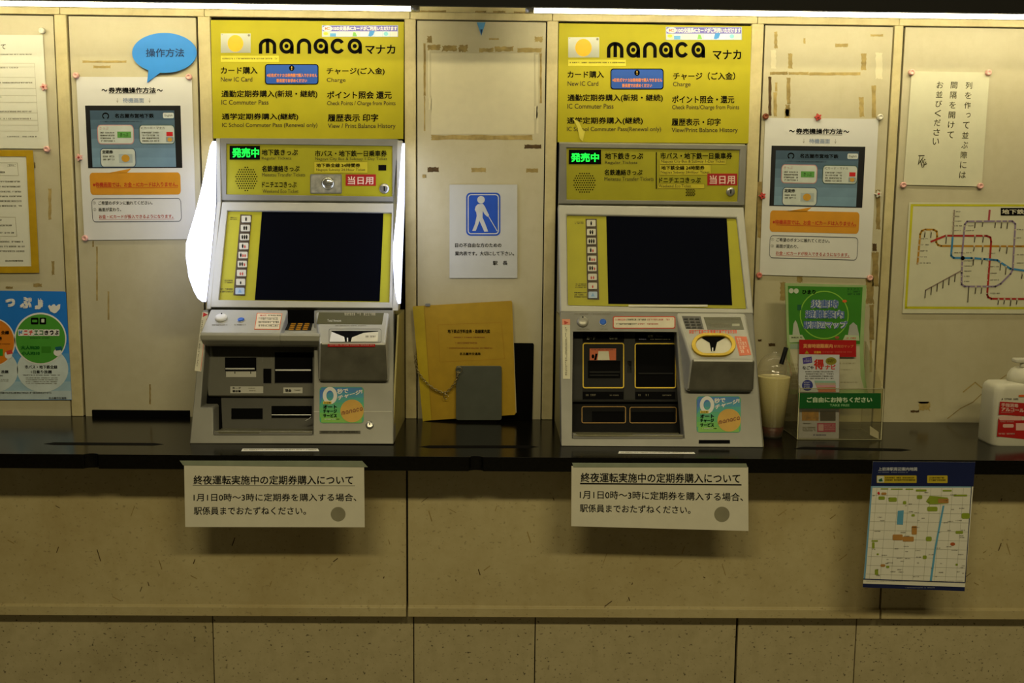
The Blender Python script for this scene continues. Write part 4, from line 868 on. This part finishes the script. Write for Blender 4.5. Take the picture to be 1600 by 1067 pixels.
# magnets
for u, v, lk, lb in ((66, 48, 'white', 'white magnet at the top right corner of the ruled notice'), (69, 136, 'pink flower', 'pink flower magnet on the right edge of the ruled notice'), (73.5, 233, 'pink', 'round pink magnet at the bottom right corner of the ruled notice'),
                     (119, 118, 'pink', 'round pink magnet at the top left of the left instruction poster'), (295.5, 120, 'pink', 'round pink magnet at the top right of the left instruction poster'), (133, 372, 'pink', 'round pink magnet at the bottom left of the left instruction poster'), (124, 246, 'pink flower', 'small pale flower magnet on the left edge of the left instruction poster'),
                     (1196, 182, 'brown', 'brown magnet at the top left of the right instruction poster'), (1278, 183, 'red flower', 'red flower magnet on the top edge of the right instruction poster'), (1375, 183, 'white', 'white magnet at the top right of the right instruction poster'), (1191, 306, 'red flower', 'red flower magnet on the left edge of the right instruction poster'), (1372, 303, 'white flower', 'white flower magnet on the right edge of the right instruction poster'), (1186, 430, 'rose', 'dull red magnet at the bottom left of the right instruction poster'), (1359, 434, 'pink', 'round pink magnet at the bottom right of the right instruction poster'),
                     (1424, 113, 'pink', 'round pink magnet at the top left of the vertical-writing note'), (1544, 113.5, 'pink', 'round pink magnet at the top right of the vertical-writing note'), (1411, 289, 'pink', 'round pink magnet at the bottom left of the vertical-writing note'), (1531.5, 290.5, 'pink', 'round pink magnet at the bottom right of the vertical-writing note')):
    magnet(u, v, lk, lb, y=-.0055)

# ------------------------------------------------------------------ notes hanging from the counter edge
HANG = vert(-.4262)
def night_note(zz, quad_, tape, lines, stamp, label, taped='full'):
    m = MB(HANG, zz, .0006); m.poly(quad_, mat('dcd8c4', .7, 0, .03), 0, .0006)
    for t, a in lines: m.text(t, *a[:4], INK, 1, a[4], rise=a[5])
    (x0, y0), (x1, y1) = stamp[0]; m.line([(x0, y0), (x1, y1)], 2.2, INK, 1)
    m.disc(*stamp[1], mat('8c8870', .7, 0, .1), 1, 28)
    n = m.build('notice_paper', label=label, cat='notice')
    m = MB(HANG, zz, .0016); m.poly(tape, mat('8c9480', .35, 0, .1), 0, .0004); m.build('tape_strip', n, label='strip of greyish clear tape')
q = Z(270, 690, 4.324)
night_note(q, [(76, 150), (1292, 150), (1297, 578), (84, 576)], [(46, 128), (1280, 130), (1318, 172), (1290, 172), (70, 160)],
           [('終夜運転実施中の定期券購入について', (140, 228, 1218, 290, .012, 0)), ('1月1日0時〜3時に定期券を購入する場合、', (140, 350, 1240, 402, .008, 0)), ('駅係員までおたずねください。', (142, 440, 900, 494, .008, 0))], [[(135, 296), (1230, 298)], (1117, 490, 50, 49)], 'white printed notice taped to the counter edge below the left ticket machine')
q = Z(892, 724, 1)
night_note(q, [(1, 4), (277, 6), (277.5, 105.5), (0.5, 98)], [(2, -1), (274, 0), (276, 6), (4, 6)],
           [('終夜運転実施中の定期券購入について', (15.5, 14.5, 264.5, 29.5, .012, 1.5)), ('1月1日0時〜3時に定期券を購入する場合、', (14, 42, 269, 55, .008, 4)), ('駅係員までおたずねください。', (14, 63.5, 187, 76, .008, 3))], [[(15, 31.5), (266, 33.5)], (236, 79.5, 12, 12)], 'white printed notice taped to the counter edge below the right ticket machine')
# area map
q = Z(1340, 715, 4.965); m = MB(HANG, q, .0006); NAVY = mat('16204c', .35, 0, .05)
m.poly([(120, 30), (914, 34), (830, 1036), (40, 1006)], mat('e0decf', .45, 0, .03), 0, .0008)
m.poly([(120, 30), (914, 34), (898, 224), (104, 220)], NAVY, 1); m.poly([(104, 220), (116, 221), (60, 940), (46, 940)], mat('6c9cbc', .5), 1); m.poly([(44, 938), (834, 966), (834, 974), (43, 946)], NAVY, 1); m.poly([(41, 976), (832, 1004), (830, 1036), (40, 1006)], NAVY, 1); m.line([(884, 224), (834, 968)], 6, NAVY, 1); m.quad(116, 220, 886, 232, mat('8cb4cc', .5), 1)
m.text('上前津駅周辺案内地図', 160, 74, 462, 102, mat('b8bcc4', .5), 2, .02); m.greek(160, 110, 390, 122, mat('8890a8', .5), 2)
m.rrect(148, 138, 458, 196, 6, mat('b8a428', .5), 2); m.quad(152, 142, 205, 192, mat('c8ccbc', .5), 3); m.poly([(162, 172), (188, 158), (196, 184), (168, 186)], mat('205c38', .5), 4); m.greek(214, 150, 448, 186, INK2, 3, rows=2); m.rrect(540, 138, 698, 197, 6, mat('b8a428', .5), 2); m.greek(556, 150, 684, 188, INK2, 3, rows=2)
GRN = mat('8a9c2c', .5, 0, .1); BR = mat('b08040', .5, 0, .1); WA = mat('5ca0c4', .5)
for a in ((180, 238, 238, 246), (258, 240, 350, 248), (372, 240, 432, 249), (452, 246, 535, 262), (162, 300, 212, 326), (240, 308, 304, 342), (352, 336, 378, 362), (460, 290, 502, 320), (660, 250, 730, 262), (745, 286, 850, 300), (540, 380, 620, 416), (806, 430, 870, 474), (760, 568, 818, 590), (418, 438, 444, 456), (530, 612, 575, 648), (108, 640, 158, 652), (112, 656, 132, 704), (506, 758, 536, 786), (148, 742, 164, 756), (222, 838, 246, 856), (134, 866, 160, 910), (760, 822, 778, 838)):
    m.rrect(*a, min(a[2]-a[0], a[3]-a[1])*.3, GRN, 2)
m.poly([(530, 340), (560, 296), (620, 300), (700, 310), (700, 354), (620, 360), (560, 362)], GRN, 2); m.quad(625, 318, 706, 352, BR, 3)
for a in ((272, 596, 350, 640), (350, 612, 436, 650), (420, 530, 460, 596), (178, 826, 214, 846), (184, 270, 224, 288)): m.rrect(*a, 8, BR, 3)
m.disc(738, 670, 19, 13, mat('b0582c', .5), 3, 14); m.poly([(152, 272), (166, 262), (176, 284), (160, 286)], RED, 3)
m.poly([(312, 412), (358, 408), (352, 520), (304, 518)], WA, 2); m.poly([(660, 372), (674, 372), (612, 690), (576, 956), (560, 954), (598, 690)], WA, 2)
GRD = mat('b0b0a0', .5)
for k in range(9): m.line([(150+k*84, 236), (92+k*84, 940+k*2)], 2.0, GRD, 1.5)
for k in range(10): m.line([(112-k*5, 290+k*68), (880-k*6, 296+k*70)], 2.0, GRD, 1.5)
R = random.Random(5)
for k in range(62):
    x = R.uniform(110, 820); y = R.uniform(260, 920); w_ = R.uniform(12, 50); m.greek(x, y, x+w_, y+9, DK, 4)
for k in range(3): m.greek(420, 538+k*0, 480, 546, DK, 4)
m.greek(60, 956, 820, 962, FADE2, 2); m.greek(370, 1006, 600, 1016, mat('a8acb8', .5), 2)
m.build('area_map', label='navy-headed street map sheet hanging from the counter edge at the right', cat='map')

# ------------------------------------------------------------------ things on the counter
# black board, yellow binder, grey plate, chain in the middle
q = Z(640, 440, 4.641)
m = MB(); a = vert(-.010).at(*q(640, 446)); b = vert(-.010).at(*q(902, 446)); m.prism3([(a.x, -.012, .85), (b.x-.002, -.012, .85), (b.x, -.006, a.z-.003), (b.x-.003, -.006, a.z), (a.x, -.006, a.z)], (0, .005, 0), BLACK); m.build('black_board', bevel=.001, label='black board against the wall, behind the right side of the yellow binder', cat='board')
BND = lean(-.034, .85, -.022, 1.15); COVER = mat('b08e1e', .5, 0, .07, 30)
bd = thing('binder', BND.at(*q(420, 985)), 'yellow ring binder leaning on the middle panel, chained', 'binder')
m = MB(BND, q); m.poly([(22, 183), (160, 172), (735, 141), (744, 150), (769, 955), (760, 966), (165, 1004), (95, 1012)], COVER, 0, .002)
m.poly([(22, 183), (105, 176), (160, 1004), (95, 1012)], mat('b8a01c', .5), 1); m.line([(105, 178), (160, 1004)], 4, mat('9a7810', .6), 2)
m.text('地下鉄点字料金表・路線案内図', 276, 346, 582, 374, INK, 2, .02); m.text('名古屋市交通局', 363, 513, 514, 534, INK, 2, .02)
m.line([(205, 312), (665, 296), (690, 560), (220, 582), (205, 312)], 3, mat('a87c14', .6), 1)
for a in ((320, 400, 560, 412), (330, 440, 490, 454), (268, 478, 600, 490)): m.greek(*a, mat('8a4a18', .6), 2)
m.build('front_cover', bd)
m = MB(BND.shift(.003), q); m.poly([(35, 190), (745, 148), (775, 950), (105, 1006)], mat('c4b88c', .6), 0, .008); m.build('page_block', bd, label='cream page block')
m = MB(BND.shift(.012), q); m.poly([(28, 178), (740, 138), (772, 952), (100, 1012)], COVER, 0, .002); m.build('back_cover', bd)
m = MB(BND, q, .004); m.quad(114, 160, 148, 178, SILV, 0, .016); m.build('ring_clip', bd)
GP = lean(-.046, .85, -.040, 1.0); m = MB(GP, q); m.rrect(336, 611, 668, 1004, 16, mat('55594e', .45, .2, .08), 0, .003); gp = m.build('metal_plate', bevel=.0008, label='dark grey metal plate with rounded corners in front of the yellow binder', cat='plate')
path = [(40, 520), (44, 590), (58, 650), (92, 700), (132, 742), (180, 780), (225, 800), (262, 808), (300, 775), (330, 735), (348, 690), (354, 640)]
def resample(p, d):
    out = [Vector(p[0])]; acc = 0
    for a, b in zip(p, p[1:]):
        a, b = Vector(a), Vector(b); L_ = (b-a).length; t = d-acc
        while t <= L_: out.append(a+(b-a)*t/L_); t += d
        acc = L_-(t-d)
    return out
CP = lean(-.042, .85, -.036, 1.15)
P3 = [CP.at(*q(*p), .006 if p[0] > 325 else .002) for p in path]
pts = resample(P3, .0066); m = MB(); CH = mat('a89c70', .35, .9, .15, 60)
for k, (a, b) in enumerate(zip(pts, pts[1:])):
    t = (b-a).normalized(); nrm = Vector((0, -1, 0)) if k % 2 else t.cross(Vector((0, -1, 0))); s_ = t.cross(nrm).normalized(); c_ = (a+b)/2
    m.tube([c_+t*(.0052*math.cos(2*math.pi*j/10))+s_*(.0028*math.sin(2*math.pi*j/10)) for j in range(10)], .0009, CH, 5, True)
c_ = CP.at(*q(264, 832), .004); m.tube([c_+Vector((.006*math.cos(a/10*5.2), 0, .006*math.sin(a/10*5.2)-.001)) for a in range(11)], .0011, CH, 6)
c_ = CP.at(*q(357, 640), .012); m.tube([c_+Vector((.008*math.cos(2*math.pi*a/14), 0, .008*math.sin(2*math.pi*a/14))) for a in range(14)], .001, CH, 6, True)
m.build('chain', label='thin metal chain looped across the yellow binder', cat='chain')

# drink cup
MILK = bpy.data.materials.new('milky_tea'); MILK.use_nodes = True; nt = MILK.node_tree; nt.nodes.clear()
_o = nt.nodes.new('ShaderNodeOutputMaterial'); _d = nt.nodes.new('ShaderNodeBsdfDiffuse'); _t = nt.nodes.new('ShaderNodeBsdfTranslucent'); _mx = nt.nodes.new('ShaderNodeMixShader')
_n = nt.nodes.new('ShaderNodeTexNoise'); _n.inputs['Scale'].default_value = 40; _rp = nt.nodes.new('ShaderNodeValToRGB'); _rp.color_ramp.elements[0].color = rgb('e4da9c'); _rp.color_ramp.elements[1].color = rgb('f4ecc4')
nt.links.new(_n.outputs['Fac'], _rp.inputs['Fac']); nt.links.new(_rp.outputs[0], _d.inputs[0]); nt.links.new(_rp.outputs[0], _t.inputs[0])
_mx.inputs[0].default_value = .15; nt.links.new(_d.outputs[0], _mx.inputs[1]); nt.links.new(_t.outputs[0], _mx.inputs[2]); nt.links.new(_mx.outputs[0], _o.inputs[0])
c = LEVEL.at(1205, 681); cup = thing('drink_cup', c, 'clear takeaway cup with domed lid and black straw beside the right machine', 'cup')
CL = clear_mat('cup_plastic', 'f2f0e4', haze=.07, hazecol='d8d0b0'); CL2 = clear_mat('lid_plastic', 'f6f4ec', haze=.12, hazecol='e8e4d0')
m = MB(); m.lathe(c, [(.026, .0), (.0275, .004), (.041, .150), (.0425, .153), (.0425, .156), (.0405, .157)], CL, 32, cap=False); m.build('cup_wall', cup)
m = MB(); m.lathe(c, [(.0255, .002), (.0282, .026)], mat('4c0e08', .4, 0, .4, 120), 28); m.build('fruit_layer', cup, label='dark red layer at the bottom')
m = MB(); m.lathe(c, [(.0282, .0265), (.0402, .149), (.0400, .1495)], MILK, 28); m.build('drink', cup, label='milky yellow drink')
m = MB(); m.lathe(c, [(.0435, .154), (.0435, .160), (.041, .163), (.039, .175), (.034, .188), (.026, .198), (.015, .204), (.008, .206), (.006, .210), (.003, .212)], CL2, 32, cap=False); m.build('dome_lid', cup)
a = vert(c.y-.042).at(1221.5, 566); b = vert(c.y-.036).at(1228.5, 543); m = MB(); m.tube([a-(b-a)*.12, a, b], .0055, mat('060606', .5, spec=.15), 12); m.build('straw', cup)

# leaflet holder
q = Z(1170, 430, 3.952)
f0, f1 = LEVEL.at(1243, 685), LEVEL.at(1380, 690); xl, xr = f0.x, f1.x; yf = (f0.y+f1.y)/2; yb = LEVEL.at(1220, 669).y
ACR = clear_mat('acrylic', 'f6f5ec', haze=.05, hazecol='d8d4b8'); EDGE = mat('b8b490', .25, 0, .05)
hd = thing('leaflet_holder', ((xl+xr)/2, (yf+yb)/2, .85), 'clear acrylic leaflet holder with a green take-free strip on the counter', 'leaflet holder')
zfr = vert(yf).at(1300, 607).z; th = .003
m = MB(); m.box(xl, xr, yf, yf+th, .853, zfr, ACR); m.build('front_pane', hd)
m = MB(); m.box(xl, xr, yf, yb, .850, .853, ACR); m.build('base_pane', hd)
m = MB(); m.box(xl, xr, yb-th, yb, .853, zfr+.10, ACR); m.build('back_pane', hd)
for x in (xl, xr-th):
    m = MB(); m.prism3([(x, yf+th, .853), (x, yb-th, .853), (x, yb-th, zfr+.10), (x, yf+th, zfr)], (th, 0, 0), ACR); m.build('side_pane', hd)
m = MB()
for a, b in (((xl, yf, .8515), (xr, yf, .8515)), ((xl, yf, .8515), (xl, yb, .8515)), ((xr, yf, .852), (xr, yf, zfr)), ((xl, yf, zfr), (xr, yf, zfr)), ((xl, yf, .852), (xl, yf, zfr))): m.tube([a, b], .0011, EDGE, 6)
m.build('polished_edge', hd)
FP = vert(yf); m = MB(FP, q, .0005); m.quad(306, 728, 816, 823, mat('0c5c20', .5, 0, .05), 0, .0005); m.text('ご自由にお持ちください', 358, 752, 762, 786, mat('c8dcb8', .5), 1, .03); m.text('TAKE FREE', 500, 796, 622, 810, mat('8cc088', .5), 1, .02); m.build('label_strip', hd, label='dark green strip with pale lettering')
m = MB(FP, q, .0005); m.poly([(748, 930), (802, 968), (802, 1012), (748, 985)], mat('b4ac88', .5), 0, .0004); m.build('white_tag', hd)
# green booklet, curved at its foot
BK = lean(yb-.018, .90, yb-.008, 1.21)
def booklet():
    m = MB(BK, q, .0); GR = mat('3a8420', .45, 0, .06); PG = mat('9cb87c', .5)
    m.poly([(224, 48), (727, 62), (712, 330), (708, 480), (716, 620), (738, 735), (240, 735), (236, 400)], PG, 0, .004)
    m.poly([(242, 66), (703, 74), (690, 330), (686, 425), (252, 418), (248, 330)], GR, 1)
    m.poly([(255, 430), (684, 438), (690, 620), (712, 705), (256, 705)], mat('c0bea0', .5), 1)
    m.arc(466, 245, 148, 146, 0, 360, 7, mat('86c040', .5), 2, 40)
    W_ = mat('c4ccd8', .5); IN = mat('4a68a8', .5)
    for t, a in (('災害時', (380, 150, 556, 205)), ('避難案内', (346, 214, 590, 268)), ('駅周辺マップ', (336, 282, 610, 332))):
        m.text(t, *a, W_, 3, .08); m.text(t, *a, IN, 5, .012)
    m.disc(262, 96, 15, 16, mat('c8d0bc', .5), 2, 16); m.disc(293, 97, 15, 16, mat('c8d0bc', .5), 2, 16); m.text('ひまり', 330, 90, 412, 116, INK, 2, .03); m.greek(610, 80, 690, 128, mat('14501c', .5), 2, rows=3)
    m.poly([(270, 370), (276, 300), (288, 276), (300, 300), (316, 368)], mat('b4bcac', .5), 2); m.poly([(612, 370), (622, 310), (645, 290), (668, 310), (682, 372)], mat('a8aca4', .5), 2); m.disc(592, 160, 14, 9, ORG, 3, 12); m.disc(545, 384, 14, 9, mat('a05a3c', .5), 3, 12); m.quad(300, 182, 325, 215, mat('1c5c40', .5), 3)
    m.poly([(248, 368), (330, 368), (348, 398), (348, 412), (252, 416)], mat('b4c4a0', .5), 3); m.poly([(596, 368), (680, 372), (684, 404), (580, 400)], mat('b4c4a0', .5), 3); m.greek(262, 380, 330, 394, INK2, 4); m.greek(604, 384, 664, 396, RED, 4)
    m.quad(256, 424, 310, 455, mat('90a890', .5), 2); m.greek(560, 540, 660, 552, FADE, 2); m.greek(565, 580, 640, 590, FADE, 2); m.greek(565, 658, 670, 668, FADE, 2); m.greek(262, 545, 312, 700, FADE, 2, rows=6)
    m.build('evacuation_booklet', label='green booklet standing at the back of the acrylic holder', cat='booklet')
booklet()
RC = lean(yb-.030, .86, yb-.022, 1.1); m = MB(RC, q); m.poly([(312, 398), (663, 401), (663, 505), (560, 504), (558, 1000), (312, 1000)], mat('b01414', .45, 0, .06), 0, .002)
m.text('災害時避難案内', 336, 424, 518, 450, mat('e4a060', .5), 1, .03); m.text('駅周辺マップ', 526, 430, 646, 448, mat('d88a54', .5), 1, .01); m.poly([(345, 484), (372, 484), (358, 464)], mat('a8981c', .5), 1); m.text('災害時', 402, 468, 446, 484, mat('e0a83c', .5), 1, .03); m.greek(455, 470, 640, 484, mat('d0584c', .5), 1)
m.build('red_leaflet', label='red leaflet between the green booklet and the white leaflet', cat='leaflet')
WL = lean(yf+.012, .856, yf+.030, 1.1); m = MB(WL, q); m.poly([(311, 488), (560, 491), (556, 1010), (300, 1008)], mat('bcbcd0', .5, 0, .04), 0, .003)
m.poly([(311, 488), (560, 491), (558, 730), (306, 730)], mat('c4c8cc', .5), 1)
VI = mat('4a3c94', .5); m.poly([(332, 510), (388, 502), (392, 540), (336, 548)], VI, 2); m.greek(340, 514, 384, 538, mat('b8b8d0', .5), 3, rows=2); m.text('なごや', 332, 560, 400, 582, INK, 2, .02); m.text('得', 402, 518, 464, 582, mat('c02818', .5), 2, .03); m.text('ナビ', 472, 552, 536, 582, mat('c84030', .5), 2, .04); m.disc(508, 530, 34, 24, mat('8a8420', .5), 2, 24); m.greek(485, 520, 530, 542, INK, 3, rows=2)
m.greek(348, 592, 525, 648, INK2, 2, rows=4, fill=.5); m.disc(362, 680, 34, 34, mat('2c3484', .5), 2, 24); m.greek(340, 658, 386, 700, mat('b8b8d0', .5), 3, rows=3)
for k, c_ in enumerate(('8cb0a0', 'b0a48c', 'c8909c', 'a87c54', 'c86c4c')): m.poly([(404+k*6, 650+k*14), (534, 652+k*13), (538, 672+k*12), (410+k*5, 674+k*12)], mat(c_, .5), 2+k*.2)
m.quad(328, 834, 432, 898, mat('b07c24', .5, 0, .35, 90), 2); m.quad(440, 836, 536, 899, mat('30241c', .5, 0, .5, 90), 2); m.greek(334, 912, 385, 922, INK2, 2); m.greek(332, 936, 412, 966, FADE2, 2, rows=3); m.quad(422, 912, 536, 968, mat('b83468', .5), 2); m.rrect(430, 920, 462, 960, 5, mat('d8a8bc', .5), 3); m.greek(468, 922, 530, 960, mat('e09cb8', .5), 3, rows=3); m.greek(392, 982, 480, 996, VI, 2)
m.build('white_leaflet', label='white and lilac leaflet at the front of the acrylic holder', cat='leaflet')

# hand sanitiser
c = LEVEL.at(1605, 697); c.y += .045; sb = thing('sanitizer_bottle', c, 'white square pump bottle with red labels at the right end of the counter', 'bottle')
BW = mat('cfccb8', .45, 0, .03, 20)
def rbox(m, c, prof, hx, hy, r, paint, n=6):
    rings = []; fs = []; N = 0
    for s_, z in prof:
        p = MB().rr(-hx*s_, -hy*s_, hx*s_, hy*s_, r*s_, n); N = len(p); rings += [Vector((c.x+x, c.y+y, c.z+z)) for x, y in p]
    for j in range(len(prof)-1):
        for i_ in range(N): fs.append((j*N+i_, j*N+(i_+1) % N, (j+1)*N+(i_+1) % N, (j+1)*N+i_))
    m.add(rings, fs, paint, True); m.add(rings[:N], [tuple(range(N))], paint); m.add(rings[-N:], [tuple(range(N))], paint)
m = MB(); rbox(m, c, [(.97, 0), (1, .005), (.975, .125), (.965, .135), (.93, .143), (.86, .148), (.5, .151)], .084, .045, .020, BW); m.build('bottle_body', sb)
m = MB(); m.lathe(c, [(.034, .149), (.034, .164), (.031, .172), (.026, .180), (.020, .184)], BW, 28); m.build('screw_cap', sb)
m = MB(); m.lathe(c, [(.008, .184), (.008, .197)], BW, 16); m.box(c.x-.024, c.x+.040, c.y-.013, c.y+.013, c.z+.196, c.z+.207, BW); m.build('pump_head', sb, bevel=.004)
q = Z(1530, 540, 6.27); LP = vert(c.y-.0452); RL = mat('b01c18', .5, 0, .05); PK = mat('dcb0a4', .5)
m = MB(LP, q, .0003); m.poly([(205, 548), (900, 590), (890, 720), (190, 676)], RL, 0, .0006); m.poly([(188, 716), (890, 760), (880, 960), (175, 890)], RL, 0, .0006)
m.text('手指消毒', 216, 560, 384, 598, PK, 1, .03, rise=10); m.text('アルコール', 216, 604, 440, 640, PK, 1, .05, rise=14); m.greek(216, 650, 330, 660, PK, 1); m.rrect(195, 690, 420, 732, 16, PK, 1); m.rrect(232, 768, 338, 802, 12, PK, 1); m.greek(205, 742, 340, 754, PK, 1); m.quad(360, 760, 520, 830, PK, 1); m.greek(190, 855, 350, 880, PK, 1, rows=1)
m.greek(222, 516, 384, 540, INK, 1); m.quad(388, 482, 520, 502, ORG, 1); m.build('front_label', sb, label='red labels with pale print')

# repeats belong together
GROUPS = {'ticket_machine': 'ticket machines', 'magnet': 'magnets holding the wall papers', 'instruction_poster': 'instruction posters', 'counter_label': 'white labels on the counter', 'fluorescent_tube': 'fluorescent tubes over the wall'}
for o in list(SC.objects):
    if o.parent is None and o.get('category'):
        g = GROUPS.get(o.name.split('.')[0])
        if 'taped to the counter edge' in o['label']: g = 'notices taped to the counter edge'
        if g: o['group'] = g
